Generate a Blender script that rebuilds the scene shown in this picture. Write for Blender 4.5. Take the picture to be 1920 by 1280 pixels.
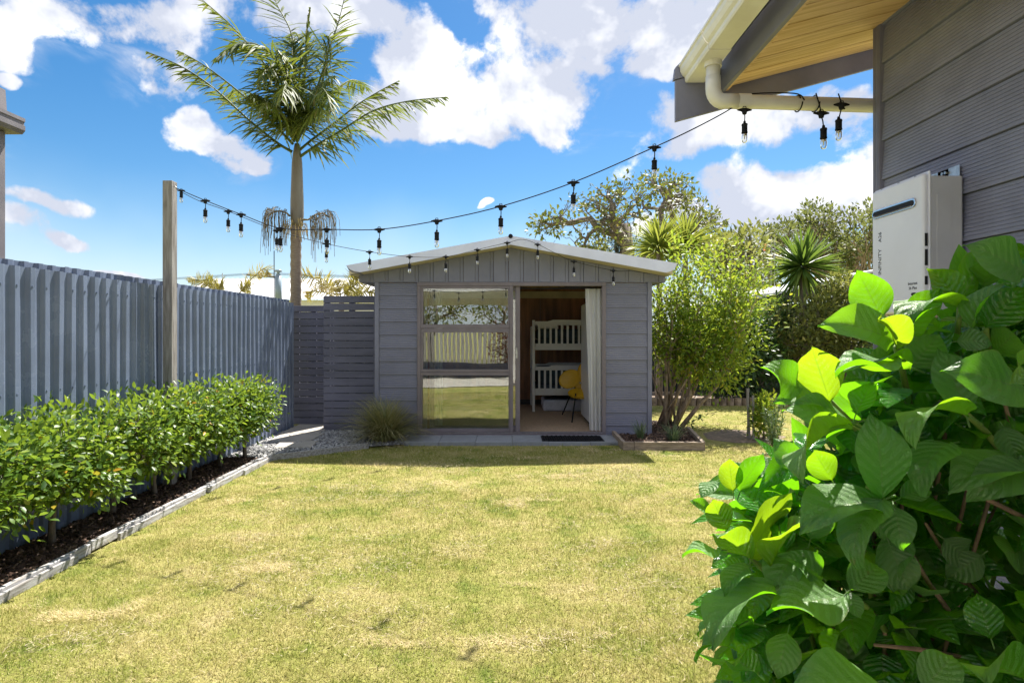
import bpy, math, random
import numpy as np
from mathutils import Vector, Matrix, noise

random.seed(7); rng = np.random.default_rng(7)
for o in list(bpy.data.objects): bpy.data.objects.remove(o)
S = bpy.context.scene
COL = S.collection

# ------------------------------------------------------------------ camera
F, HC, VX, VY = 1100.0, 1.4, 953.0, 622.0        # focal length, eye height and vanishing point measured in the photograph
cam_d = bpy.data.cameras.new('camera'); cam = bpy.data.objects.new('camera', cam_d); COL.objects.link(cam)
cam.location = (0, 0, HC); cam.rotation_euler = (math.radians(90), 0, 0)
cam_d.sensor_width = 36; cam_d.lens = 36*F/1920; cam_d.shift_x = 7/1920; cam_d.shift_y = -18/1920
cam_d.clip_start = 0.05; cam_d.clip_end = 2000
S.camera = cam
def at(px, py, Y): return Vector(((px-VX)/F*Y, Y, HC+(VY-py)/F*Y))

# ------------------------------------------------------------------ light
SUN_EL, SUN_AZ = math.radians(59.3), math.radians(25.7)   # azimuth from +Y towards +X
SUNV = Vector((math.cos(SUN_EL)*math.sin(SUN_AZ), math.cos(SUN_EL)*math.cos(SUN_AZ), math.sin(SUN_EL)))
sd = bpy.data.lights.new('sun', 'SUN'); sun = bpy.data.objects.new('sun', sd); COL.objects.link(sun)
sd.energy = 4.4; sd.angle = math.radians(0.75); sd.color = (1.0, 0.95, 0.86)
sun.rotation_euler = SUNV.to_track_quat('Z', 'Y').to_euler(); sun.location = (0, 0, 30)
vs = S.view_settings; vs.view_transform = 'Standard'; vs.look = 'None'; vs.gamma = 1.0; vs.exposure = 1.48
vs.use_curve_mapping = False
S.render.engine = 'CYCLES'
S.cycles.max_bounces = 7; S.cycles.diffuse_bounces = 4; S.cycles.glossy_bounces = 3
S.cycles.transparent_max_bounces = 12; S.cycles.transmission_bounces = 4
S.cycles.caustics_reflective = False; S.cycles.caustics_refractive = False

class NT:
    def __init__(s, nt): s.nt = nt; s.nt.nodes.clear()
    def new(s, t, ins=None, **kw):
        n = s.nt.nodes.new(t)
        for k, v in kw.items(): setattr(n, k, v)
        for k, v in (ins or {}).items():
            if hasattr(v, 'is_linked') or isinstance(v, bpy.types.NodeSocket): s.nt.links.new(v, n.inputs[k])
            else: n.inputs[k].default_value = v
        return n
    def m(s, op, a, b=None, c=None, clamp=False):
        n = s.nt.nodes.new('ShaderNodeMath'); n.operation = op; n.use_clamp = clamp
        for i, v in enumerate((a, b, c)):
            if v is None: continue
            if isinstance(v, bpy.types.NodeSocket): s.nt.links.new(v, n.inputs[i])
            else: n.inputs[i].default_value = v
        return n.outputs[0]
    def mix(s, fac, a, b, blend='MIX'):
        n = s.nt.nodes.new('ShaderNodeMix'); n.data_type = 'RGBA'; n.blend_type = blend
        for i, v in ((0, fac), (6, a), (7, b)):
            if isinstance(v, bpy.types.NodeSocket): s.nt.links.new(v, n.inputs[i])
            elif i == 0: n.inputs[0].default_value = v
            else: n.inputs[i].default_value = (*v[:3], 1)
        return n.outputs[2]
    def ramp(s, fac, stops, interp='LINEAR'):
        n = s.nt.nodes.new('ShaderNodeValToRGB'); s.nt.links.new(fac, n.inputs[0]); cr = n.color_ramp; cr.interpolation = interp
        while len(cr.elements) < len(stops): cr.elements.new(0.5)
        for e, (p, c) in zip(cr.elements, stops):
            e.position = p; e.color = (*c[:3], 1) if hasattr(c, '__len__') else (c, c, c, 1)
        return n.outputs[0]
    def smooth(s, x, a, b):
        n = s.new('ShaderNodeMapRange', {0: x, 1: a, 2: b, 3: 0.0, 4: 1.0}, interpolation_type='SMOOTHSTEP'); return n.outputs[0]
    def noise(s, vec, scale, detail=4, rough=.55, dist=0.0):
        return s.new('ShaderNodeTexNoise', {'Vector': vec, 'Scale': scale, 'Detail': detail, 'Roughness': rough, 'Distortion': dist}).outputs['Fac']
    def link(s, a, b): s.nt.links.new(a, b)

# ------------------------------------------------------------------ sky: Nishita with a layer of cumulus in it
W = bpy.data.worlds.new('World'); S.world = W; W.use_nodes = True
n = NT(W.node_tree)
out = n.new('ShaderNodeOutputWorld')
sky = n.new('ShaderNodeTexSky'); sky.sky_type = 'NISHITA'; sky.sun_disc = False
sky.sun_elevation = SUN_EL; sky.sun_rotation = SUN_AZ; sky.air_density = 1.0; sky.dust_density = 0.4; sky.ozone_density = 2.5; sky.altitude = 0
hsv = n.new('ShaderNodeHueSaturation', {'Saturation': 1.36, 'Value': 0.60, 'Hue': 0.497, 'Color': sky.outputs[0]})
tc = n.new('ShaderNodeTexCoord'); dirv = tc.outputs['Generated']
warp = n.new('ShaderNodeTexNoise', {'Vector': dirv, 'Scale': 5.0, 'Detail': 3.0})
wv = n.new('ShaderNodeVectorMath', {0: warp.outputs['Color'], 1: (.5, .5, .5)}, operation='SUBTRACT').outputs[0]
wv = n.new('ShaderNodeVectorMath', {0: wv, 'Scale': 0.16}, operation='SCALE').outputs[0]
dw = n.new('ShaderNodeVectorMath', {0: dirv, 1: wv}, operation='ADD').outputs[0]
sep = n.new('ShaderNodeSeparateXYZ', {0: dw}); sx, sy, sz = sep.outputs
az = n.m('ARCTAN2', sx, sy); el = n.m('ARCSINE', n.m('MINIMUM', n.m('MAXIMUM', sz, -1.0), 1.0))
def azel(px, py):
    v = Vector(((px-VX)/F, 1, (VY-py)/F)).normalized(); return math.atan2(v.x, v.y), math.asin(v.z)
CL = [  # clouds as seen over the garden: centre and half-axes
 (20,70,70,75),(190,30,170,60),(330,70,120,80),(300,150,75,62),(560,20,170,55),(430,40,120,60),(660,15,90,45),(25,160,30,18),
 (345,265,66,42),(425,300,66,40),(770,130,75,75),(730,200,110,62),(860,190,120,78),(950,170,90,70),(880,250,90,30),
 (1010,60,140,95),(1110,40,110,90),(1060,180,95,85),(1150,120,60,60),(1270,90,90,90),(1330,20,80,60),(1240,150,60,40),
 (1290,260,120,52),(1230,310,80,45),(1420,235,150,62),(1560,215,120,50),(1530,330,170,45),(1430,380,190,50),(1600,400,200,70),(1480,450,230,55),(1300,420,150,36),
 (80,385,100,22),(40,430,75,30),(150,447,55,18),(910,371,13,7),(225,512,50,10),(1700,300,160,90),(-120,250,130,90),(2050,150,260,140),(-300,60,200,80)]
dmin = None
for cx, cy, rx, ry in CL:
    a0, e0 = azel(cx, cy); a1, _ = azel(cx+rx, cy); _, e1 = azel(cx, cy-ry)
    ra, re = abs(a1-a0), abs(e1-e0)
    da = n.m('MULTIPLY_ADD', az, 1/ra, -a0/ra); de = n.m('MULTIPLY_ADD', el, 1/re, -e0/re)
    d2 = n.m('MULTIPLY_ADD', da, da, n.m('MULTIPLY', de, de))
    dmin = d2 if dmin is None else n.m('SMOOTH_MIN', dmin, d2, 0.5)
fb = n.noise(dirv, 6.0, 12, .62, .15); fb2 = n.noise(dirv, 2.2, 6, .55)
shape = n.m('SUBTRACT', 1.0, n.m('MINIMUM', dmin, 2.5))
far = n.smooth(n.m('ABSOLUTE', az), 0.95, 1.25)                                   # unseen sky to the sides and behind: cloud cover raised for more fill light
other = n.m('MULTIPLY_ADD', fb2, 7.0, -2.9)
shape = n.m('ADD', n.m('MULTIPLY', shape, n.m('SUBTRACT', 1.0, far)), n.m('MULTIPLY', other, far))
dens = n.m('ADD', n.m('MULTIPLY', n.m('MINIMUM', shape, 0.8), 1.2), n.m('MULTIPLY_ADD', fb, 7.6, -3.70))
mask = n.smooth(dens, -0.20, 0.62)
st = n.new('ShaderNodeVectorMath', {0: dirv, 1: (2.2, 2.2, 6.5)}, operation='MULTIPLY').outputs[0]
veil = n.m('MULTIPLY', n.smooth(n.noise(st, 1.6, 9, .62, .6), .50, .80), n.smooth(shape, -1.3, .2))
mask = n.m('MAXIMUM', mask, n.m('MULTIPLY', veil, .75))
mask = n.m('MULTIPLY', mask, n.smooth(sz, 0.0, 0.06))
upv = n.new('ShaderNodeVectorMath', {0: dirv, 1: (0.03, 0.01, 0.055)}, operation='ADD').outputs[0]
f1 = n.noise(dirv, 6.0, 5, .55, .15); f2 = n.noise(upv, 6.0, 5, .55, .15)              # lit where the cloud thins towards the sun
lit = n.m('MULTIPLY_ADD', n.m('SUBTRACT', f1, f2), 5.6, 0.46)
lit = n.m('ADD', lit, n.m('MULTIPLY', n.m('SUBTRACT', fb, f1), 2.2))
lit = n.m('SUBTRACT', lit, n.m('MULTIPLY', n.smooth(n.noise(dirv, 2.6, 4), .42, .60), 0.48), clamp=True)
ccol = n.mix(lit, (2.85, 3.05, 3.6), (5.3, 5.3, 5.35))
haze = n.m('MULTIPLY', n.smooth(sz, 0.24, 0.0), 0.72)
base = n.mix(haze, hsv.outputs[0], (3.55, 4.2, 4.75))
skyc = n.mix(mask, base, ccol)
bg = n.new('ShaderNodeBackground', {'Color': skyc, 'Strength': 0.088})
n.link(bg.outputs[0], out.inputs[0])
W.cycles.sampling_method = 'MANUAL'; W.cycles.sample_map_resolution = 512

# ------------------------------------------------------------------ mesh helpers
class MB:
    def __init__(s): s.v = []; s.f = []; s.r = []; s.mi = []
    def add(s, vs, fs, r=0.5, mi=0):
        b = len(s.v); s.v += [tuple(p) for p in vs]; s.f += [tuple(i+b for i in f) for f in fs]
        s.r += [r]*len(vs); s.mi += [mi]*len(fs); return s
    def box(s, x0, x1, y0, y1, z0, z1, r=.5, mi=0):
        return s.add([(x0,y0,z0),(x1,y0,z0),(x1,y1,z0),(x0,y1,z0),(x0,y0,z1),(x1,y0,z1),(x1,y1,z1),(x0,y1,z1)],
                     [(3,2,1,0),(4,5,6,7),(0,1,5,4),(1,2,6,5),(2,3,7,6),(3,0,4,7)], r, mi)
    def bar(s, a, b, w, h, up=(0,0,1), r=.5, mi=0):
        a = Vector(a); b = Vector(b); d = (b-a).normalized(); up = Vector(up)
        sd_ = d.cross(up)
        if sd_.length < 1e-4: sd_ = d.cross(Vector((1,0,0)))
        sd_.normalize(); u = sd_.cross(d)
        vs = [p+sd_*(i*w/2)+u*(j*h/2) for p in (a, b) for i, j in ((-1,-1),(1,-1),(1,1),(-1,1))]
        return s.add(vs, [(0,1,2,3),(7,6,5,4),(0,4,5,1),(1,5,6,2),(2,6,7,3),(3,7,4,0)], r, mi)
    def tube(s, pts, rad, k=6, r=.5, mi=0, cap=True):
        pts = [Vector(p) for p in pts]; rad = rad if hasattr(rad, '__len__') else [rad]*len(pts)
        vs = []; fs = []; ref = None
        for i, p in enumerate(pts):
            d = (pts[min(i+1, len(pts)-1)]-pts[max(i-1, 0)])
            d = d.normalized() if d.length > 1e-9 else Vector((0,0,1))
            if ref is None: ref = d.orthogonal().normalized()
            ref = (ref-d*ref.dot(d)); ref = ref.normalized() if ref.length > 1e-6 else d.orthogonal().normalized()
            q = d.cross(ref)
            for j in range(k):
                a = 2*math.pi*j/k; vs.append(p+(ref*math.cos(a)+q*math.sin(a))*rad[i])
        for i in range(len(pts)-1):
            for j in range(k):
                j2 = (j+1) % k; fs.append((i*k+j, i*k+j2, (i+1)*k+j2, (i+1)*k+j))
        if cap: fs.append(tuple(range(k-1, -1, -1))); fs.append(tuple((len(pts)-1)*k+j for j in range(k)))
        return s.add(vs, fs, r, mi)
    def prism(s, poly, axis, a, b, r=.5, mi=0):
        # poly in the other two axes (x: (y,z); y: (x,z); z: (x,y))
        def P(u, v, w): return {'x': (w,u,v), 'y': (u,w,v), 'z': (u,v,w)}[axis]
        k = len(poly); vs = [P(u, v, a) for u, v in poly]+[P(u, v, b) for u, v in poly]
        fs = [tuple(range(k)), tuple(range(2*k-1, k-1, -1))]+[(i, i+k, (i+1) % k+k, (i+1) % k) for i in range(k)]
        return s.add(vs, fs, r, mi)
    def lathe(s, prof, c, k=12, r=.5, mi=0):
        vs = [(c[0]+q*math.cos(2*math.pi*j/k), c[1]+q*math.sin(2*math.pi*j/k), c[2]+z) for q, z in prof for j in range(k)]
        fs = [(i*k+j, i*k+(j+1) % k, (i+1)*k+(j+1) % k, (i+1)*k+j) for i in range(len(prof)-1) for j in range(k)]
        fs += [tuple(range(k-1, -1, -1)), tuple((len(prof)-1)*k+j for j in range(k))]
        return s.add(vs, fs, r, mi)
    def build(s, name, mat, parent=None, smooth=False, bevel=0, seg=2):
        me = bpy.data.meshes.new(name); me.from_pydata(s.v, [], s.f)
        mats = mat if isinstance(mat, (list, tuple)) else [mat]
        for q in mats: me.materials.append(q)
        if len(mats) > 1: me.polygons.foreach_set('material_index', s.mi)
        at_ = me.attributes.new('rnd', 'FLOAT', 'POINT'); at_.data.foreach_set('value', s.r)
        if smooth: me.polygons.foreach_set('use_smooth', [True]*len(me.polygons))
        me.update()
        return link(me, name, parent, bevel, seg)
def link(me, name, parent=None, bevel=0, seg=2):
    o = bpy.data.objects.new(name, me); COL.objects.link(o)
    if parent is not None:
        o.parent = parent
        M = Matrix.Identity(4); q = parent
        off = Vector((0,0,0))
        while q is not None:
            off += q.location; q = q.parent
        o.matrix_parent_inverse = Matrix.Translation(-off)
        if parent.type == 'MESH': o.matrix_parent_inverse = Matrix.Identity(4)
    if bevel:
        b = o.modifiers.new('bevel', 'BEVEL'); b.width = bevel; b.segments = seg; b.limit_method = 'ANGLE'; b.angle_limit = math.radians(40)
    return o
def npmesh(name, V, Fc, mat, rnd=None, parent=None, smooth=False):
    """V (n,3); Fc list of (m,k) index arrays, each with a constant number of corners."""
    me = bpy.data.meshes.new(name); me.vertices.add(len(V)); me.vertices.foreach_set('co', np.ascontiguousarray(V, np.float32).ravel())
    idx = np.concatenate([f.ravel() for f in Fc]).astype(np.int32); cnt = np.concatenate([np.full(len(f), f.shape[1]) for f in Fc]).astype(np.int32)
    st = np.concatenate([[0], np.cumsum(cnt)[:-1]]).astype(np.int32)
    me.loops.add(len(idx)); me.loops.foreach_set('vertex_index', idx)
    me.polygons.add(len(cnt)); me.polygons.foreach_set('loop_start', st); me.polygons.foreach_set('loop_total', cnt)
    if smooth: me.polygons.foreach_set('use_smooth', np.ones(len(cnt), bool))
    if rnd is not None:
        a = me.attributes.new('rnd', 'FLOAT', 'POINT'); a.data.foreach_set('value', np.ascontiguousarray(rnd, np.float32))
    me.materials.append(mat); me.update(); me.validate()
    return link(me, name, parent)
def unit(a): return a/np.maximum(np.linalg.norm(a, axis=-1, keepdims=True), 1e-9)
T_LEAF = np.array([(0,0,0),(.33,-.43,.07),(.33,0,0),(.33,.43,.07),(.68,-.38,.05),(.68,0,.0),(.68,.38,.05),(1,0,-.07)])
F_LEAF = [np.array([(0,2,1),(0,3,2),(4,5,7),(5,6,7)]), np.array([(1,2,5,4),(2,3,6,5)])]
T_BLADE = np.array([(0,-.5,0),(0,.5,0),(.55,.4,.06),(.55,-.4,.06),(1,0,-.12)])
F_BLADE = [np.array([(3,2,4)]), np.array([(0,1,2,3)])]
T_DIA = np.array([(0,0,0),(.5,-.5,.06),(.5,.5,.06),(1,0,-.05)])
F_DIA = [np.array([(0,2,1),(1,2,3)])]
def cloud(name, P, D, Nn, L, Wd, mat, rnd, parent=None, tmpl=T_LEAF, faces=F_LEAF, smooth=False):
    P = np.asarray(P, float); D = unit(np.asarray(D, float)); Nn = np.asarray(Nn, float)
    Sd = unit(np.cross(D, Nn)); Nn = np.cross(Sd, D)
    L = np.broadcast_to(L, (len(P),)); Wd = np.broadcast_to(Wd, (len(P),))
    t, u, h = tmpl[:, 0], tmpl[:, 1], tmpl[:, 2]
    V = P[:, None]+(t[None]*L[:, None])[..., None]*D[:, None]+(u[None]*Wd[:, None])[..., None]*Sd[:, None]+(h[None]*L[:, None])[..., None]*Nn[:, None]
    k = len(tmpl); off = (np.arange(len(P))*k)[:, None, None]
    Fc = [(f[None]+off).reshape(-1, f.shape[1]) for f in faces]
    return npmesh(name, V.reshape(-1, 3), Fc, mat, np.repeat(rnd, k), parent, smooth)

def prop(o, label=None, cat=None, group=None, kind=None):
    if label: o['label'] = label
    if cat: o['category'] = cat
    if group: o['group'] = group
    if kind: o['kind'] = kind
    return o
def thing(name, label, cat, loc=(0,0,0), group=None):
    o = bpy.data.objects.new(name, None); COL.objects.link(o); o.location = loc; o.empty_display_size = .1
    return prop(o, label, cat, group)

# ------------------------------------------------------------------ materials
def setbump(n, b, h, strength, dist=0.01):
    bp = n.new('ShaderNodeBump', {'Height': h, 'Strength': strength, 'Distance': dist}); n.link(bp.outputs[0], b.inputs['Normal'])
def pmat(name, col, rough=.6, var=.12, scale=6, bump=0.0, bscale=60, metal=0, spec=.5, stretch=(1,1,1), fine=0.0, fscale=90, tint=None, piece=0.0, bdist=.01):
    m = bpy.data.materials.new(name); m.use_nodes = True; n = NT(m.node_tree)
    o = n.new('ShaderNodeOutputMaterial'); b = n.new('ShaderNodeBsdfPrincipled', {'Roughness': rough, 'Metallic': metal, 'Specular IOR Level': spec})
    pos = n.new('ShaderNodeNewGeometry').outputs['Position']
    if stretch != (1,1,1): pos = n.new('ShaderNodeVectorMath', {0: pos, 1: stretch}, operation='MULTIPLY').outputs[0]
    nz = n.noise(pos, scale, 5, .6)
    c2 = tint or tuple(c*(1-2*var) for c in col); c1 = tuple(min(1, c*(1+var)) for c in col)
    c = n.mix(n.smooth(nz, .3, .7), c2, c1)
    if fine:
        fz = n.noise(pos, fscale, 3, .6); c = n.mix(n.smooth(fz, .35, .65), c, tuple(x*(1-fine) for x in col))
    if piece:
        oi = n.new('ShaderNodeObjectInfo'); c = n.new('ShaderNodeHueSaturation', {'Color': c, 'Value': n.m('MULTIPLY_ADD', oi.outputs['Random'], 2*piece, 1-piece)}).outputs[0]
    n.link(c, b.inputs['Base Color'])
    if bump: setbump(n, b, n.noise(pos, bscale, 4, .6), bump, bdist)
    rr = n.m('MULTIPLY_ADD', nz, .2, rough-.1, clamp=True); n.link(rr, b.inputs['Roughness'])
    n.link(b.outputs[0], o.inputs[0]); return m
def leafmat(name, stops, trans, tfac=.35, rough=.4, spec=.5, attr=True):
    m = bpy.data.materials.new(name); m.use_nodes = True; n = NT(m.node_tree)
    o = n.new('ShaderNodeOutputMaterial')
    a = n.new('ShaderNodeAttribute', attribute_name='rnd').outputs['Fac']
    c = n.ramp(a, stops)
    b = n.new('ShaderNodeBsdfPrincipled', {'Base Color': c, 'Roughness': rough, 'Specular IOR Level': spec})
    t = n.new('ShaderNodeBsdfTranslucent', {'Color': n.mix(.55, c, trans)})
    mx = n.new('ShaderNodeMixShader', {0: tfac, 1: b.outputs[0], 2: t.outputs[0]})
    n.link(mx.outputs[0], o.inputs[0]); return m
def glassmat(name, tint, refl, rough=0.0):
    m = bpy.data.materials.new(name); m.use_nodes = True; n = NT(m.node_tree); o = n.new('ShaderNodeOutputMaterial')
    t = n.new('ShaderNodeBsdfTransparent', {'Color': (*tint, 1)}); g = n.new('ShaderNodeBsdfGlossy', {'Color': (1,1,1,1), 'Roughness': rough})
    lw = n.new('ShaderNodeLayerWeight', {'Blend': .35}).outputs['Fresnel']
    if name == 'window_glass':   # old float glass is slightly wavy
        pos = n.new('ShaderNodeNewGeometry').outputs['Position']
        bp = n.new('ShaderNodeBump', {'Height': n.noise(pos, 1.6, 1), 'Strength': .06, 'Distance': .03}); n.link(bp.outputs[0], g.inputs['Normal'])
    f = n.m('MAXIMUM', lw, refl)
    mx = n.new('ShaderNodeMixShader', {0: f, 1: t.outputs[0], 2: g.outputs[0]}); n.link(mx.outputs[0], o.inputs[0]); return m

M = {}
M['shed'] = pmat('shed_paint', (.208,.214,.285), .62, .10, 3, .08, 220, fine=.06, piece=.05)
M['shed_trim'] = pmat('shed_trim_paint', (.208,.214,.285), .6, .08, 3, .05, 150)
M['frame'] = pmat('brown_aluminium', (.20,.172,.19), .42, .06, 5, spec=.4)
M['slat'] = pmat('slat_paint', (.135,.137,.185), .6, .12, 5, .12, 120, stretch=(.25,1,1), piece=.08)
M['fence'] = pmat('fence_steel', (.168,.208,.298), .26, .08, 2.5, .02, 200, spec=.5, piece=.04)
M['house'] = pmat('house_paint', (.24,.248,.335), .55, .10, 3, .06, 200, piece=.05)
M['house_trim'] = pmat('house_trim_paint', (.24,.24,.32), .55, .08, 3, .05, 150)
M['barge'] = pmat('white_barge_metal', (.74,.77,.92), .45, .05, 2)
M['white'] = pmat('white_paint', (.78,.77,.72), .45, .05, 3)
M['pvc'] = pmat('cream_pvc', (.84,.82,.77), .35, .06, 3, tint=(.76,.73,.66))
M['cream'] = pmat('cream_board', (.62,.54,.36), .6, .08, 4)
M['heater'] = pmat('heater_enamel', (.86,.86,.93), .32, .03, 2)
M['heater_side'] = pmat('heater_side_enamel', (.64,.64,.68), .4, .04, 3, .06, 300)
M['soffit'] = pmat('soffit_pine', (.74,.53,.31), .5, .14, 5, .1, 80, stretch=(.35,9,1), tint=(.58,.36,.14), piece=.10)
M['black'] = pmat('black_rubber', (.012,.013,.016), .65, .2, 20, spec=.2)
M['steel'] = pmat('galvanised_steel', (.55,.55,.56), .35, .15, 20, metal=.9)
M['chrome'] = pmat('chrome', (.7,.68,.66), .12, .05, 5, metal=1)
M['darkslot'] = pmat('dark_slot', (.012,.011,.012), .7)
M['copper'] = pmat('copper_pipe', (.45,.24,.14), .4, .2, 20, metal=.8)
M['brass'] = pmat('yellow_valve', (.75,.42,.04), .4, .1, 10)
M['timber'] = pmat('weathered_timber', (.29,.275,.265), .8, .2, 6, .3, 60, stretch=(6,6,.6), tint=(.17,.15,.135), piece=.1)
M['edging'] = pmat('edging_timber', (.40,.40,.41), .85, .25, 7, .5, 50, stretch=(8,1,8), tint=(.24,.22,.2), piece=.15)
M['sleeper'] = pmat('bed_timber', (.34,.27,.21), .85, .2, 7, .4, 50, stretch=(1.2,6,8), tint=(.19,.145,.11), piece=.12)
M['log'] = pmat('log_timber', (.33,.25,.18), .9, .25, 8, .4, 40, tint=(.15,.11,.085), piece=.2)
M['paver'] = pmat('paver_concrete', (.30,.32,.35), .8, .1, 10, .15, 150, fine=.12, piece=.08)
M['concrete'] = pmat('path_concrete', (.50,.46,.40), .85, .1, 5, .2, 100, fine=.12, tint=(.38,.35,.31), piece=.06)
M['gravel'] = pmat('gravel_stone', (.42,.42,.42), .85, .2, 18, .2, 90, tint=(.22,.22,.225))
M['mulch'] = pmat('bark_mulch', (.085,.055,.042), .9, .4, 25, .6, 60, tint=(.03,.02,.016))
M['dirt'] = pmat('bare_soil', (.23,.17,.125), .95, .2, 14, .5, 60, tint=(.13,.10,.075))
M['bark'] = pmat('grey_bark', (.21,.175,.14), .9, .25, 12, .5, 40, stretch=(3,3,.8), tint=(.11,.09,.07))
M['bark_pale'] = pmat('pale_bark', (.36,.28,.20), .9, .25, 12, .5, 40, stretch=(3,3,.8), tint=(.18,.13,.09))
M['interior'] = pmat('brown_ply', (.36,.155,.07), .45, .22, 1.6, .05, 60, stretch=(5,5,.6), tint=(.17,.065,.03))
M['sisal'] = pmat('sisal_carpet', (.62,.45,.30), .95, .15, 30, .6, 220, fine=.25, fscale=160)
M['bunk'] = pmat('white_bunk_paint', (.86,.84,.80), .5, .04, 3)
M['bedding'] = pmat('dark_bedding', (.04,.06,.08), .9, .3, 8)
M['plastic_white'] = pmat('white_bag', (.70,.70,.78), .5, .08, 6)
M['fridge'] = pmat('white_cupboard', (.72,.73,.76), .35, .03, 3)
M['curtain'] = leafmat('white_curtain', [(0,(.88,.88,.88)),(1,(.88,.88,.88))], (.9,.9,.9), .4, .9, .1)
M['yellow'] = pmat('yellow_shell', (.72,.42,.015), .45, .08, 4)
M['rattan'] = pmat('rattan', (.42,.27,.10), .8, .25, 40, .5, 120)
M['trunk'] = pmat('palm_trunk', (.23,.19,.155), .85, .2, 6, .3, 40, stretch=(2,2,9), tint=(.20,.145,.10))
M['crownshaft'] = pmat('palm_crownshaft', (.16,.145,.11), .5, .2, 4, .1, 30, stretch=(3,3,.4), tint=(.15,.12,.085))
M['strand'] = pmat('dry_strand', (.19,.145,.07), .8, .3, 12)
M['straw'] = pmat('straw', (.50,.38,.17), .8, .25, 12)
M['tin'] = pmat('pale_roof_iron', (.70,.70,.72), .5, .06, 3)
M['darkfence'] = pmat('dark_fence', (.035,.038,.045), .7, .2, 5)
M['darkroof'] = pmat('dark_fascia', (.06,.052,.05), .6, .2, 4)
M['flue'] = pmat('blue_grey_flue', (.22,.29,.36), .4, .08, 4)
M['neigh'] = pmat('neighbour_grey', (.19,.175,.19), .6, .1, 4)
M['cane'] = pmat('hydrangea_cane', (.22,.14,.085), .75, .25, 12, .3, 50, tint=(.10,.065,.04))
M['greenstem'] = pmat('green_stem', (.20,.30,.05), .5, .2, 10)
M['orange'] = pmat('orange_plastic', (.75,.16,.04), .5)
M['red_ink'] = pmat('red_ink', (.65,.03,.05), .5, .02)
M['black_ink'] = pmat('black_ink', (.03,.03,.035), .5, .02)
M['glass'] = glassmat('window_glass', (.90,.93,.93), .13)
M['bulb'] = glassmat('bulb_glass', (.93,.94,.95), .14, .03)

M['hedge'] = leafmat('hedge_leaf', [(0,(.028,.070,.012)),(.4,(.066,.150,.017)),(.75,(.14,.235,.024)),(.95,(.27,.32,.035)),(1,(.50,.28,.03))], (.44,.60,.05), .38, .42, .5)
M['shrub'] = leafmat('shrub_leaf', [(0,(.05,.125,.015)),(.4,(.13,.23,.022)),(.75,(.26,.31,.03)),(1,(.46,.38,.045))], (.52,.64,.05), .42, .5, .35)
M['dark_bush'] = leafmat('dark_bush_leaf', [(0,(.016,.045,.012)),(.5,(.038,.090,.022)),(.9,(.075,.125,.036)),(1,(.15,.18,.07))], (.18,.32,.05), .28, .42, .4)
M['olive_bush'] = leafmat('olive_bush_leaf', [(0,(.06,.09,.022)),(.5,(.13,.16,.04)),(.85,(.24,.24,.07)),(1,(.38,.34,.13))], (.45,.46,.09), .36, .5, .35)
M['tree_olive'] = leafmat('olive_tree_leaf', [(0,(.03,.045,.018)),(.5,(.075,.095,.032)),(.85,(.15,.16,.055)),(1,(.23,.21,.09))], (.34,.38,.08), .34, .55, .3)
M['umbrella'] = leafmat('umbrella_tree_leaf', [(0,(.035,.05,.018)),(.5,(.085,.11,.026)),(.85,(.16,.175,.04)),(1,(.24,.14,.06))], (.36,.40,.05), .30, .5, .35)
M['palm'] = leafmat('palm_leaf', [(0,(.018,.045,.018)),(.45,(.05,.088,.02)),(.8,(.14,.16,.035)),(.95,(.25,.20,.06)),(1,(.30,.22,.11))], (.42,.50,.06), .28, .55, .3)
M['cabbage'] = leafmat('cabbage_leaf', [(0,(.07,.12,.02)),(.5,(.16,.22,.03)),(1,(.36,.36,.07))], (.62,.65,.10), .35, .35)
M['yucca'] = leafmat('yucca_leaf', [(0,(.03,.075,.02)),(.5,(.07,.14,.03)),(1,(.20,.26,.06))], (.35,.50,.06), .3, .35)
M['drypalm'] = leafmat('dry_palm_leaf', [(0,(.16,.15,.05)),(.5,(.32,.29,.08)),(1,(.50,.38,.16))], (.60,.55,.10), .35, .5)
M['tussock'] = leafmat('tussock_blade', [(0,(.11,.15,.045)),(.5,(.27,.28,.11)),(1,(.55,.47,.26))], (.45,.40,.12), .25, .6)
M['sedge'] = leafmat('sedge_blade', [(0,(.04,.08,.04)),(.6,(.09,.15,.07)),(1,(.22,.25,.12))], (.25,.35,.12), .25, .5)
M['red_shrub'] = leafmat('red_shrub_leaf', [(0,(.12,.015,.012)),(1,(.34,.06,.03))], (.5,.06,.03), .3)
M['conifer'] = leafmat('conifer_leaf', [(0,(.03,.05,.045)),(1,(.09,.13,.10))], (.12,.2,.1), .2)
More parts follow.
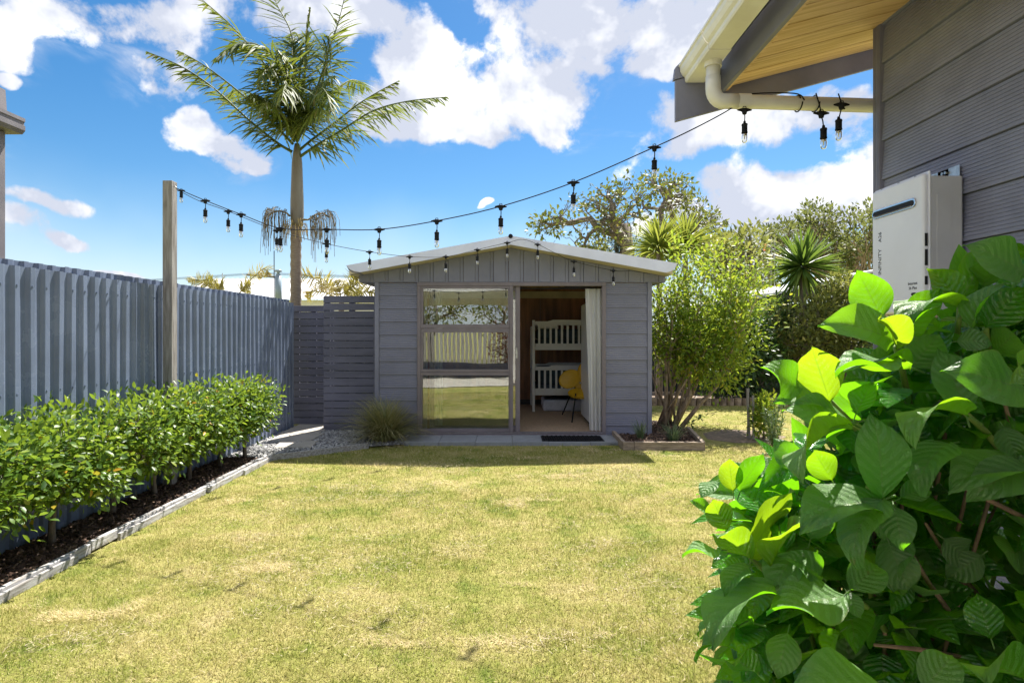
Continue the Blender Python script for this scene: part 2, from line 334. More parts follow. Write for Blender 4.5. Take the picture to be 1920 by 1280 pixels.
# ------------------------------------------------------------------ lawn and ground
def lawn_nodes(n, pos):
    """patchy summer lawn colour; shared by the sheet and the blades"""
    a = n.noise(pos, .9, 5, .6); b = n.noise(pos, 3.6, 5, .62); c = n.noise(pos, 14, 4, .6)
    t = n.m('ADD', n.m('MULTIPLY', a, .42), n.m('ADD', n.m('MULTIPLY', b, .40), n.m('MULTIPLY', c, .18)))
    return n.ramp(t, [(.36,(.18,.25,.045)),(.45,(.325,.34,.085)),(.55,(.46,.42,.155)),(.68,(.56,.475,.25))])
def lawn_mats():
    m = bpy.data.materials.new('lawn_ground'); m.use_nodes = True; n = NT(m.node_tree); o = n.new('ShaderNodeOutputMaterial')
    pos = n.new('ShaderNodeNewGeometry').outputs['Position']
    c = lawn_nodes(n, pos); f = n.noise(pos, 120, 4, .7)
    c = n.mix(n.m('MULTIPLY', n.smooth(f, .35, .6), .55), c, (.15,.125,.05))
    b = n.new('ShaderNodeBsdfPrincipled', {'Base Color': c, 'Roughness': .95, 'Specular IOR Level': .1})
    setbump(n, b, f, .8, .02); n.link(b.outputs[0], o.inputs[0])
    g = bpy.data.materials.new('grass_blade'); g.use_nodes = True; n = NT(g.node_tree); o = n.new('ShaderNodeOutputMaterial')
    pos = n.new('ShaderNodeNewGeometry').outputs['Position']
    a = n.new('ShaderNodeAttribute', attribute_name='rnd').outputs['Fac']
    c = lawn_nodes(n, pos)
    c = n.mix(n.smooth(a, .56, .92), c, (.68,.57,.34)); c = n.mix(n.smooth(a, .34, .04), c, (.10,.175,.02))
    b = n.new('ShaderNodeBsdfDiffuse', {'Color': c}); t = n.new('ShaderNodeBsdfTranslucent', {'Color': c})
    mx = n.new('ShaderNodeMixShader', {0: .3, 1: b.outputs[0], 2: t.outputs[0]}); n.link(mx.outputs[0], o.inputs[0])
    return m, g
M['lawn'], M['grass'] = lawn_mats()
M['clip'] = leafmat('dry_clipping', [(0,(.26,.21,.13)),(.6,(.48,.41,.27)),(1,(.62,.54,.38))], (.5,.42,.25), .2, .9, .1)
g = MB(); NX, NY = 60, 60
g.add([(-900,-900,-.02),(900,-900,-.02),(900,900,-.02),(-900,900,-.02)], [(0,1,2,3)])
prop(g.build('ground', M['lawn']), kind='structure')
def sheet(name, poly, z, mat):
    m = MB(); m.add([(x, y, z) for x, y in poly], [tuple(range(len(poly)))]); return prop(m.build(name, mat), kind='structure')
sheet('lawn', [(-2.66,.75),(6,.75),(9,13),(1.2,13),(1.2,7.3),(-1.7,7.1),(-2.2,6.74),(-2.66,6.4)], -.012, M['lawn'])

def in_poly(x, y, poly):
    r = np.zeros(len(x), bool); k = len(poly)
    for i in range(k):
        (x1, y1), (x2, y2) = poly[i], poly[(i+1) % k]
        c = ((y1 > y) != (y2 > y)) & (x < (x2-x1)*(y-y1)/((y2-y1) or 1e-9)+x1); r ^= c
    return r
def pnoise(x, y, s):
    # cheap smooth value noise
    xi, yi = np.floor(x*s).astype(int), np.floor(y*s).astype(int); fx, fy = x*s-xi, y*s-yi
    fx = fx*fx*(3-2*fx); fy = fy*fy*(3-2*fy)
    def h(a, b): v = np.sin(a*127.1+b*311.7)*43758.5453; return v-np.floor(v)
    return (h(xi,yi)*(1-fx)+h(xi+1,yi)*fx)*(1-fy)+(h(xi,yi+1)*(1-fx)+h(xi+1,yi+1)*fx)*fy
LAWN = [(-2.64,2.0),(-2.64,6.36),(-2.62,6.42),(-2.15,6.72),(-1.68,7.08),(-1.3,7.26),(1.33,7.26),(1.36,6.93),(2.36,6.93),(2.56,8.2),(2.2,8.3),(2.1,9.3),(1.95,11.12),(9.3,11.12),(9.0,6.0),(3.4,2.0)]
px_, py_ = [], []
for y0, y1, dens_ in ((2.1,3.0,21000),(3.0,4.0,14000),(4.0,5.2,9000),(5.2,7.4,5200),(7.4,9.2,2300),(9.2,11.2,1600)):
    xa, xb = -.9*y1, .85*y1+.3
    k = int((xb-xa)*(y1-y0)*dens_); px_.append(rng.uniform(xa, xb, k)); py_.append(rng.uniform(y0, y1, k))
gx, gy = np.concatenate(px_), np.concatenate(py_)
keep = in_poly(gx, gy, LAWN) & (gx > -2.64) & ((gx < .60*gy+.2) | (rng.random(len(gx)) < .45)) & (gx > -.88*gy) & ((gx < 2.08) | (gy > 3.5))
dirt = np.exp(-(((gx-3.15)/.6)**2+((gy-8.0)/.55)**2)*1.2)+np.exp(-(((gx-2.75)/.45)**2+((gy-7.6)/.4)**2))
keep &= rng.random(len(gx)) > dirt*1.1
edge = np.exp(-((gx+2.66)/.10)**2)
keep &= rng.random(len(gx)) > edge*.6
gx, gy = gx[keep], gy[keep]; k = len(gx)
dry = .5*pnoise(gx, gy, 2.3)+.3*pnoise(gx+9, gy+4, 6.1)+.2*pnoise(gx, gy, 15)
thatch = np.clip((.6*pnoise(gx*.5+3, gy*1.4+7, 2.6)+.4*pnoise(gx+1, gy*2, 5.5)-.66)/.10, 0, 1)*.8
h = rng.uniform(.012, .028, k)*(.7+.7*pnoise(gx, gy, 3.1))
a = rng.uniform(0, 2*np.pi, k); lean = np.clip(rng.normal(.75, .32, k)+thatch*.5, .1, 1.5)
D = np.stack([np.cos(a)*np.sin(lean), np.sin(a)*np.sin(lean), np.cos(lean)], 1)
b2 = a+np.pi/2; Nn = np.stack([-np.cos(a)*np.cos(lean)+.3*np.cos(b2), -np.sin(a)*np.cos(lean)+.3*np.sin(b2), np.sin(lean)], 1)
rn = np.clip(rng.beta(2, 2.2, k)*.8+dry*.35-.06+thatch*.5, 0, 1)
tall = rng.random(k) < .012; h = np.where(tall, rng.uniform(.035,.06,k), h); rn = np.where(tall, rn*.6, rn)
wd = rng.uniform(.0022, .0042, k)*np.where(tall, 1.3, 1)*np.clip(gy/3.2, 1, 2.2)
T3 = np.array([(0,-.5,0),(0,.5,0),(1,0,.0)]); F3 = [np.array([(0,1,2)])]
prop(cloud('grass', np.stack([gx, gy, np.full(k, -.012)+thatch*.008], 1), D, Nn, h*(1+.6*thatch), wd, M['grass'], rn, None, T3, F3), kind='stuff')

# raked-up clippings lying in thin drifts
kc = 70; cx_ = rng.uniform(-2.2, 1.6, kc); cy_ = rng.uniform(2.4, 6.2, kc); q = in_poly(cx_, cy_, LAWN) & (cx_ < .5*cy_-.3); cx_, cy_ = cx_[q], cy_[q]; kc = len(cx_)
nb = rng.integers(40, 220, kc); ci = np.repeat(np.arange(kc), nb); kk = len(ci); an = rng.uniform(0, 3.14, kc)[ci]; sp_ = (.02+.0007*nb)[ci]
u_, v_ = rng.normal(0, 1, kk)*sp_*1.6, rng.normal(0, 1, kk)*sp_*.7
P = np.stack([cx_[ci]+u_, cy_[ci]+v_*1.0+u_*np.sin(an)*.35, .006+rng.uniform(0,.014,kk)], 1); a2 = rng.uniform(0, 6.28, kk)
prop(cloud('dry_clippings', P, np.stack([np.cos(a2), np.sin(a2), rng.normal(0,.25,kk)],1), np.stack([rng.normal(0,.5,kk), rng.normal(0,.5,kk), np.ones(kk)],1), rng.uniform(.02,.05,kk), rng.uniform(.002,.004,kk), M['clip'], rng.random(kk), None, T3, F3), kind='stuff')
# fallen dry leaves on the lawn
def flat_leaves(name, pts, L, mat):
    k = len(pts); a = rng.uniform(0, 6.28, k)
    return cloud(name, pts, np.stack([np.cos(a), np.sin(a), rng.uniform(0,.3,k)],1), np.stack([rng.normal(0,.4,k), rng.normal(0,.4,k), np.ones(k)],1), L, L*.6, mat, rng.uniform(.93,1,k))
pts = np.stack([rng.uniform(-2.5,1.0,14), rng.uniform(3.2,7.0,14), np.full(14,.008)],1)
prop(flat_leaves('leaves', pts, rng.uniform(.014,.026,14), M['strand']), kind='stuff')

# ------------------------------------------------------------------ beds, gravel, paths
BED = [(-3.13,-1.0),(-2.70,-1.0),(-2.70,6.30),(-2.76,6.42),(-3.13,6.42)]
sheet('mulch_bed', BED, .012, M['mulch'])
def chips(name, poly, k, z, mat, s=(.012,.035), t=(.25,.6), bounds=None):
    x0, x1 = min(p[0] for p in poly), max(p[0] for p in poly); y0, y1 = min(p[1] for p in poly), max(p[1] for p in poly)
    x, y = rng.uniform(x0,x1,k), rng.uniform(y0,y1,k); kk = in_poly(x, y, poly); x, y = x[kk], y[kk]; k = len(x)
    B = np.array([(-1,-.5,-.3),(1,-.6,-.3),(.9,.5,-.2),(-.8,.6,-.3),(-.8,-.4,.4),(.8,-.4,.3),(.7,.4,.5),(-.7,.5,.3)])
    Fq = np.array([(4,5,6,7),(0,1,5,4),(1,2,6,5),(2,3,7,6),(3,0,4,7)])
    sz = rng.uniform(*s, k); an = rng.uniform(0,6.28,k); tl = rng.normal(0,.35,(k,2))
    V = B[None]*(1+rng.normal(0,.18,(k,8,3)))*np.stack([sz, sz*rng.uniform(*t,k), sz*rng.uniform(.3,.7,k)],1)[:,None]
    V[...,2] += V[...,0]*tl[:,:1]+V[...,1]*tl[:,1:]
    c, s_ = np.cos(an)[:,None], np.sin(an)[:,None]
    V = np.stack([V[...,0]*c-V[...,1]*s_+x[:,None], V[...,0]*s_+V[...,1]*c+y[:,None], V[...,2]+z+rng.uniform(0,.012,(k,1))],-1)
    off = (np.arange(k)*8)[:,None,None]
    return prop(npmesh(name, V.reshape(-1,3), [(Fq[None]+off).reshape(-1,4)], mat, np.repeat(rng.random(k),8)), kind='stuff')
def chipmat(name, stops, rough=.9):
    m = bpy.data.materials.new(name); m.use_nodes = True; n = NT(m.node_tree); o = n.new('ShaderNodeOutputMaterial')
    c = n.ramp(n.new('ShaderNodeAttribute', attribute_name='rnd').outputs['Fac'], stops)
    b = n.new('ShaderNodeBsdfPrincipled', {'Base Color': c, 'Roughness': rough, 'Specular IOR Level': .3}); n.link(b.outputs[0], o.inputs[0]); return m
M['chip'] = chipmat('bark_chip', [(0,(.03,.018,.014)),(.6,(.085,.05,.036)),(.9,(.16,.10,.07)),(1,(.30,.20,.14))], .75)
M['pebble'] = chipmat('grey_pebble', [(0,(.15,.15,.16)),(.5,(.36,.36,.36)),(1,(.62,.61,.60))], .7)
chips('bark_chips', [(-3.12,2.4),(-2.70,2.4),(-2.70,6.30),(-2.76,6.42),(-3.12,6.42)], 9000, .016, M['chip'])
GRAV = [(-3.13,6.42),(-2.70,6.42),(-2.2,6.80),(-1.72,7.16),(-1.25,7.30),(-1.25,7.8),(-1.78,7.85),(-1.78,8.3),(-2.55,8.3),(-3.13,8.75)]
sheet('gravel_base', GRAV, .004, M['gravel'])
chips('gravel', GRAV, 7500, .008, M['pebble'], (.010,.022), (.6,.9))
chips('gravel', [(1.25,7.3),(1.42,7.3),(1.42,7.84),(1.25,7.84)], 300, .002, M['pebble'], (.010,.02), (.6,.9))
path = thing('path', None, None, (-2.8,7.7,0)); prop(path, kind='structure')
for q in ([(-3.1,7.98),(-2.58,7.98),(-2.58,8.72),(-3.1,8.72)], [(-3.02,7.42),(-2.50,7.44),(-2.5,7.95),(-3.06,7.95)], [(-2.78,6.98),(-2.36,7.0),(-2.4,7.40),(-2.86,7.38)]):
    m = MB(); m.prism(q, 'z', -.02, .030); m.build('paving_slab', M['concrete'], path, bevel=.004)
patio = thing('pavement', None, None, (0,7.55,0)); prop(patio, kind='structure')
xs = [-1.22,-.87,-.41,.05,.43]
for i, (x0, x1) in enumerate([(-1.30,-.872),(-.868,-.412),(-.408,.048),(.052,.50),(.504,1.02),(1.024,1.42)]):
    m = MB(); m.box(x0, x1, 7.31, 7.80, -.03, .028+.003*(i % 2)); m.build('paver', M['paver'], patio, bevel=.004)
# slab the camera side of the lawn (seen mirrored in the glass)
sheet('concrete_patio', [(-3.1,-4),(4,-4),(4,.75),(-3.1,.75)], .006, M['concrete'])

# edging: weathered boards, end to end
ed = thing('garden_edging', 'weathered grey timber edging boards curving between lawn and bark bed', 'edging', (-2.66,4,0))
line = [(-2.68,-1.0),(-2.68,.6),(-2.675,2.2),(-2.68,3.75),(-2.665,5.2),(-2.67,6.10),(-2.60,6.45)]
for a_, b_ in zip(line[:-1], line[1:]):
    for s_ in (0,):
        m = MB(); m.bar((a_[0], a_[1]+.004, .028), (b_[0], b_[1]-.004, 0.018), .034, .062); m.build('edging_board', M['edging'], ed, bevel=.004)
        m = MB(); mx, my = (a_[0]+b_[0])/2+.034, (a_[1]+b_[1])/2; m.bar((mx, my-.5, .012), (mx, my+.62, .012), .022, .05); m.build('edging_board', M['edging'], ed, bevel=.003)
line = [(-2.60,6.45),(-2.15,6.76),(-1.70,7.12)]
for a_, b_ in zip(line[:-1], line[1:]):
    m = MB(); m.bar((*a_, .02), (*b_, .02), .03, .07); m.build('edging_board', M['edging'], ed, bevel=.003)

# ------------------------------------------------------------------ corrugated steel fence along the left side
fe = thing('metal_fence', 'long blue grey corrugated steel fence running along the left boundary', 'fence', (-3.2,4,0))
PITCH, FX = .1215, -3.15
def rib_profile(y0, k, x, depth):
    p = []
    for i in range(k):
        y = y0+i*PITCH
        p += [(y, x), (y+.038, x), (y+.0455, x-.0038), (y+.0575, x-depth), (y+.102, x-depth), (y+.114, x-.0038)]
    p.append((y0+k*PITCH, x)); return p
def fence_sheet(y0, k, x, z0, z1, depth, name='fence_sheet'):
    p = rib_profile(y0, k, x, depth); m = MB(); t = .0014
    # a little bow where the sheet is screwed to the rails
    zs = [z0, z0+.12, (z0+z1)/2, z1-.13, z1]
    vs = []; fs = []; nz_ = len(zs); npf = len(p)
    for z in zs:
        for i, (y, xx) in enumerate(p):
            vs.append((xx+.0025*math.sin(y*9+z*5)+.002*math.sin(z*7+y*31), y+.0022*math.sin(z*6+i), z))
    for a_ in range(nz_-1):
        for i in range(npf-1): fs.append((a_*npf+i, a_*npf+i+1, (a_+1)*npf+i+1, (a_+1)*npf+i))
    m.add(vs, fs)
    o = m.build(name, M['fence'], fe); s_ = o.modifiers.new('solid', 'SOLIDIFY'); s_.thickness = t; s_.offset = -1
    return o
y = -1.6; i = 0
while y < 8.6:
    k = min(6, int((8.70-y)/PITCH))
    if k < 1: break
    fence_sheet(y, k, FX+.0028*(i % 2), .0, 1.822+.003*math.sin(i*2.1), .0235)
    fence_sheet(y+.04, k, FX-.075, .02, 1.872+.003*math.sin(i*1.7), .021)
    y += k*PITCH; i += 1
for z in (.35, 1.0, 1.70):
    m = MB(); m.box(FX-.070, FX-.024, -1.6, 8.68, z-.03, z+.03); m.build('rail', M['fence'], fe)
scr = MB()
for j in range(86):
    yy = -1.6+j*PITCH+.0145
    for z in (1.70, 1.0, .35): scr.lathe([(.006,0),(.006,.003),(.003,.005)], (0,0,0), 5) if False else scr.box(FX-.001, FX+.006, yy-.005, yy+.005, z-.005, z+.005)
scr.build('screws', M['fence'], fe)['kind'] = 'stuff'
# timber post carrying the lights
po = thing('timber_post', 'tall square weathered timber post beside fence carrying the string lights', 'post', (-3.06,5.3,0))
m = MB(); m.box(-3.095,-3.010,5.25,5.335,0,2.755); m.build('post', M['timber'], po, bevel=.004)
m = MB(); m.tube([(-3.003,5.27,2.70),(-2.985,5.26,2.705),(-2.975,5.26,2.695),(-2.98,5.26,2.68)], .004, 6); m.build('hook', M['steel'], po)

# ------------------------------------------------------------------ slatted gate and slatted screen
def slat_panel(name, label, cat, x0, x1, y, z0, z1, k, gap, th=.020, tilt=.002):
    t = thing(name, label, cat, ((x0+x1)/2, y, 0)); h_ = (z1-z0-gap*(k-1))/k
    for i in range(k):
        z = z0+i*(h_+gap); d = random.uniform(-tilt, tilt); e = random.uniform(-.003,.003)
        m = MB(); m.prism([(x0, z+d), (x1, z-d+e*.5), (x1, z+h_-d), (x0, z+h_+d+e*.5)], 'y', y, y+th); m.build('slat', M['slat'], t, bevel=.002, seg=1)
    for x in ((x0+.045), (x0+x1)/2, (x1-.045)):
        m = MB(); m.box(x-.04, x+.04, y+th+.001, y+th+.041, z0+.005, z1-.01); m.build('upright', M['slat'], t)
    return t
gate = slat_panel('slatted_gate', 'dark grey slatted gate at the far end of the fence', 'gate', -3.20, -2.60, 8.72, .03, 1.79, 17, .013)
m = MB(); m.box(-2.68,-2.655,8.68,8.70,.95,1.08); m.build('latch', M['black'], gate)
slat_panel('slatted_screen', 'grey slatted timber screen between gate and cabin wall', 'screen', -2.606, -1.815, 8.27, .01, 1.905, 18, .010)
# ------------------------------------------------------------------ neighbour verandah at the left edge
nv = thing('neighbour_verandah', 'grey verandah post and gutter standing behind the fence at left edge', 'verandah', (-4.4,5,0))
m = MB(); m.box(-4.55,-4.285,4.88,5.0,0,3.098); m.build('post', M['neigh'], nv, bevel=.005)
m = MB(); m.prism([(-5.6,3.10),(-4.19,3.10),(-4.165,3.13),(-4.165,3.17),(-4.175,3.175),(-4.175,3.20),(-4.165,3.205),(-4.165,3.235),(-5.6,3.235)], 'y', -3.0, 5.06); m.build('gutter', M['neigh'], nv)
m = MB(); m.prism([(-5.6,3.237),(-4.27,3.237),(-4.285,3.46),(-5.6,3.46)], 'y', -3.0, 5.0); m.build('roof', M['neigh'], nv)

# ------------------------------------------------------------------ the cabin
sh = thing('cabin', 'small dark grey weatherboard cabin with low white gable and open sliding door', 'cabin', (.07,9.4,0))
WY, XL, XR, XP = 7.86, -1.786, 1.921, .03
BYK = 11.15
def board_profile(z0, z1, y, grooves=6, lap=.014):
    """weatherboard cross-section, (y,z): thicker at its bottom lap, with shallow grooves along its face"""
    p = [(y+.03, z0), (y-lap, z0)]
    for g_ in range(1, grooves):
        t = g_/grooves; z = z0+(z1-z0)*t; yy = y-lap*(1-t)
        p += [(yy, z-.0035), (yy+.0045, z-.001), (yy+.0045, z+.001), (yy, z+.0035)]
    p += [(y, z1-.002), (y, z1), (y+.03, z1)]
    return p
bh = .1757
def cladding(x0, x1, ztop, zoff):
    z = zoff
    while z < ztop-.004:
        zt = min(z+bh, ztop); zb = max(z, -.0)
        m = MB(); m.prism(board_profile(zb, zt-.0035, WY), 'x', x0, x1); m.build('weatherboard', M['shed'], sh)
        z += bh
cladding(XL+.058, -1.222, 2.058, -.045)
cladding(1.306, XR-.06, 2.058, -.028)
for x0, x1 in ((XL, XL+.056), (XR-.058, XR)):
    m = MB(); m.box(x0, x1, WY-.022, WY+.03, 0, 2.060); m.build('corner_post', M['shed_trim'], sh, bevel=.003)
for q_ in (-1.221, 1.3005):
    m = MB(); m.box(q_,q_+.005,WY-.012,WY+.03,0,2.06); m.build('flashing', M['frame'], sh)
# side and rear walls
wl = [(XL+.002, XL+.09), (XR-.09, XR-.002)]
m = MB(); m.box(*wl[1], WY+.032, BYK, 0, 2.30); m.build('side_wall', M['shed'], sh)
# unseen window opening added in the left wall to brighten the interior
for b6 in ((8.45,BYK,0,.75), (8.45,BYK,2.0,2.30), (WY+.032,8.4495,0,2.30), (10.8,BYK,.7505,1.9995)):
    m = MB(); m.box(*wl[0], *b6); m.build('side_wall', M['shed'], sh)
m = MB()
for b6 in ((8.451,10.799,.752,.80), (8.451,10.799,1.95,1.998), (8.451,8.50,.802,1.948), (9.6,9.65,.802,1.948), (10.75,10.799,.802,1.948)): m.box(XL+.03, XL+.07, *b6)
swo = m.build('added_side_window', M['frame'], sh); m = MB(); m.box(XL+.046, XL+.05, 8.50, 10.75, .80, 1.95); m.build('pane', M['bulb'], swo)
m = MB(); m.prism([(XL+.092,.0),(XR-.092,.0),(XR-.092,2.2),(XP,2.54),(XL+.092,2.2)], 'y', BYK-.10, BYK-.01); m.build('rear_wall', M['shed'], sh)
m = MB(); m.box(XL+.0925, -1.2155, WY+.032, WY+.07, 0, 2.2); m.box(1.3062, XR-.0925, WY+.032, WY+.07, 0, 2.2); m.box(-1.215,1.3055,WY+.04,WY+.08,2.065,2.35); m.build('front_frame', M['interior'], sh)
SL = .1835
def zroof(x): return 2.523-SL*abs(x-XP)
# gable boards, each cut to the slope
edges = [-1.992,-1.80,-1.60]; 
gx_ = [-1.992]+[round(-1.80+.2005*i, 4) for i in range(0, 20)]+[2.101]
for a_, b_ in zip(gx_[:-1], gx_[1:]):
    for (u, v, yo) in ((a_+.001, b_-.047, 0.0), (b_-.044, b_-.004, .006)):
        if v-u < .01: continue
        pts_ = [(u, 2.066), (v, 2.066)]+([(v, zroof(v)-.004)])+([(XP, zroof(XP)-.004)] if u < XP < v else [])+[(u, zroof(u)-.004)]
        m = MB(); m.prism(pts_, 'y', WY-.036+yo, WY-.002); m.build('gable_board' if yo == 0 else 'gable_batten', M['shed'], sh)
m = MB(); m.box(-1.985,2.095,WY-.028,WY-.005,2.060,2.0655); m.build('drip_flashing', M['shed_trim'], sh)
# eave boxes behind the gable ends
for x0, x1 in ((-1.985, XL-.001), (XR+.001, 2.095)):
    m = MB(); m.box(x0, x1, WY-.002, BYK, 2.062, 2.15); m.build('eave_box', M['shed'], sh)
# roof, barge, soffit
FYr = 7.56
for sgn in (-1, 1):
    xe = -2.05 if sgn < 0 else 2.12
    def zz(x, o): return 2.523-SL*abs(x-XP)+o
    m = MB(); m.prism([(XP, zz(XP,.055)), (xe, zz(xe,.055)), (xe, zz(xe,.085)), (XP, zz(XP,.085))], 'y', FYr+.004, BYK+.2); m.build('roof', M['tin'], sh)
    m = MB(); m.prism([(XP, zz(XP,.0)), (xe, zz(xe,.0)), (xe, zz(xe,.05)), (XP, zz(XP,.05))], 'y', FYr+.006, WY-.04); m.build('soffit', M['cream'], sh)
    m = MB(); m.prism([(XP, zz(XP,-.0)), (xe, zz(xe,.0)), (xe, zz(xe,.05)), (XP, zz(XP,.05))], 'y', WY-.036, BYK+.1); m.build('ceiling', M['cream'], sh)
    x1, z1, x2, z2 = (-2.09, 2.252, -1.90, 2.166) if sgn < 0 else (2.186, 2.278, 2.03, 2.160)
    m = MB(); m.prism([(XP, 2.635), (x1, z1), (x1+.02*-sgn, z1-.012), (x1*.72+x2*.28, z1*.62+z2*.38-.018), (x1*.4+x2*.6, z1*.2+z2*.8-.006), (x2, z2), (XP, 2.520)], 'y', FYr-.022, FYr+.003); m.build('barge_board', M['barge'], sh)
    xo = -2.085 if sgn < 0 else 2.18
    prof = [(xo, z1-.002), (xo+sgn*-.03, z1-.06), (xo+sgn*-.09, z1-.092), (xo+sgn*-.16, z1-.096), (xo+sgn*-.16, z1-.085), (xo+sgn*-.095, z1-.08), (xo+sgn*-.04, z1-.05), (xo+sgn*-.012, z1-.002)]
    m = MB(); m.prism(prof, 'y', FYr+.004, BYK+.2); m.build('gutter', M['shed_trim'], sh)
m = MB(); m.tube([(XP,FYr-.03,2.628),(XP,BYK+.2,2.628)], .03, 8); m.build('ridge_cap', M['black'], sh)
# interior shell: lining, floor, skirting
m = MB(); m.box(XL+.092,XR-.092,WY+.05,BYK-.101,.0,.040); m.build('floor', M['sisal'], sh)
for nm, b6 in (('left_lining', (XL+.0905, XL+.10, WY+.072, BYK-.102, .041, .748)), ('left_lining', (XL+.0905, XL+.10, WY+.072, BYK-.102, 2.002, 2.23)), ('left_lining', (XL+.0905, XL+.10, WY+.072, 8.448, .7485, 2.0015)), ('right_lining', (XR-.10, XR-.0905, WY+.072, BYK-.102, .041, 2.23))):
    m = MB(); m.box(*b6); m.build('wall_lining', M['interior'], sh)
for x0, x1 in ((XL+.101,-.6),(-.597,.60),(.603,XR-.101)):
    m = MB(); m.box(x0, x1, BYK-.112, BYK-.1015, .041, 2.20); m.build('wall_lining', M['interior'], sh)
m = MB(); m.box(XL+.101,XR-.101,BYK-.126,BYK-.1125,2.03,2.16); m.build('cornice_board', M['cream'], sh)
m = MB(); m.box(XL+.101,XR-.101,BYK-.126,BYK-.1125,.041,.13); m.build('skirting', M['darkroof'], sh)
# door and window unit in brown aluminium
def X(px): return (px-953)/140.0
def Z(py): return HC+(622-py)/140.0
yf = WY-.035
df = MB()
x0, x1, zt, zb = X(783), X(1135.5), Z(529.5), Z(817)
df.box(x0, x1, yf, WY+.06, zt-.048, zt); df.box(x0, x1, yf, WY+.06, zb, zb+.052)
df.box(x0, x0+.046, yf+.0015, WY+.058, zb+.053, zt-.049); df.box(x1-.05, x1, yf+.0015, WY+.058, zb+.053, zt-.049)
df.box(X(955.5), X(962), yf+.0015, WY+.0, zb+.053, zt-.049)
dfo = df.build('door_frame', M['frame'], sh, bevel=.003)
m = MB(); m.box(x0-.01, x1+.01, yf-.03, WY+.0, .029, zb-.001); m.build('sill', M['frame'], sh, bevel=.003)
m = MB(); m.box(x0+.05, x1-.05, yf-.006, yf-.001, zb+.046, zb+.05); m.build('track', M['steel'], dfo)
# fixed window, three lights
wz = [(Z(608),Z(541)),(Z(692),Z(623)),(Z(803),Z(703.5))]
wx0, wx1 = x0+.047, X(955.3)
yw = yf+.008
def sash(px0, px1, zz0, zz1, t, y0, y1, name, par, mat=M['frame']):
    m = MB(); m.box(px0, px1, y0, y1, zz1-t, zz1); m.box(px0, px1, y0, y1, zz0, zz0+t); m.box(px0, px0+t, y0+.001, y1-.001, zz0+t, zz1-t); m.box(px1-t, px1, y0+.001, y1-.001, zz0+t, zz1-t)
    return m.build(name, mat, par, bevel=.002, seg=1)
bounds = [(zt-.0495, Z(615.3)), (Z(615.8), Z(697.3)), (Z(697.8), zb+.0535)]
for i, ((za, zc), (b1, b0)) in enumerate(zip(wz, bounds)):
    t = .040
    m = MB(); m.box(wx0, wx1, yw, WY+.02, zc, b1); m.box(wx0, wx1, yw, WY+.02, b0, za)
    m.box(wx0, X(794 if i < 2 else 792.5), yw+.001, WY+.019, za, zc); m.box(X(952.5 if i < 2 else 953.5), wx1, yw+.001, WY+.019, za, zc)
    fo = m.build('window', M['frame'], sh, bevel=.002, seg=1)
    g = MB(); g.box(X(793), X(954), yw+.016, yw+.020, za-.005, zc+.005); g.build('pane', M['glass'], fo)
# the sliding leaf, pushed back behind the fixed lights
sd0, sd1 = X(806), X(975)
m = MB(); ys = WY+.012
for b6 in ((sd1-.062, sd1, ys, ys+.034, zb+.054, zt-.05), (sd0, sd0+.055, ys+.012, ys+.034, zb+.054, zt-.05), (sd0+.056, sd1-.0625, ys+.0125, ys+.0335, zb+.054, zb+.135), (sd0+.056, sd1-.0625, ys+.0125, ys+.0335, zt-.11, zt-.051)): m.box(*b6)
sl = m.build('sliding_door', M['frame'], sh, bevel=.002, seg=1)
g = MB(); g.box(sd0+.054, sd1-.061, ys+.020, ys+.024, zb+.134, zt-.109); g.build('pane', M['glass'], sl)
m = MB(); m.box(sd1-.056, sd1-.034, ys-.014, ys-.001, Z(672), Z(652)); m.lathe([(.006,0),(.006,.02)], (sd1-.045, ys-.018, Z(666)), 8); m.build('handle', M['steel'], sl, bevel=.003)

# ------------------------------------------------------------------ inside the cabin
mat_ = thing('doormat', 'black rubber doormat on the pavers below the open door', 'doormat', (.8,7.5,.03))
m = MB(); m.box(.425,1.205,7.34,7.70,.0335,.040); m.build('backing', M['black'], mat_)
m = MB()
for i in range(26):
    for j in range(11):
        if (i+j) % 2 == 0: m.box(.44+i*.029, .44+i*.029+.024, 7.352+j*.031, 7.352+j*.031+.026, .0405, .0475)
m.build('tread', M['black'], mat_)['kind'] = 'stuff'
bk = thing('bunk_bed', 'white slatted bunk bed against the back wall of the cabin', 'bed', (1.05,10.5,.04))
BX0, BX1, BF, BB = .405, 1.815, 10.0, 10.92
def bz(py): return HC+(622-py)/110.0
m = MB(); m.box(BX0+.005,BX0+.05,BF-.012,BF+.034,.042,bz(600)); m.build('post', M['bunk'], bk, bevel=.004)
m = MB(); m.box(BX0+.005,BX0+.05,BB-.03,BB+.016,.042,bz(612)); m.build('post', M['bunk'], bk, bevel=.004)
for yy in (BF-.012, BB-.03):
    m = MB(); m.box(BX1-.05,BX1-.005,yy,yy+.046,.042,bz(600)); m.build('post', M['bunk'], bk, bevel=.004)
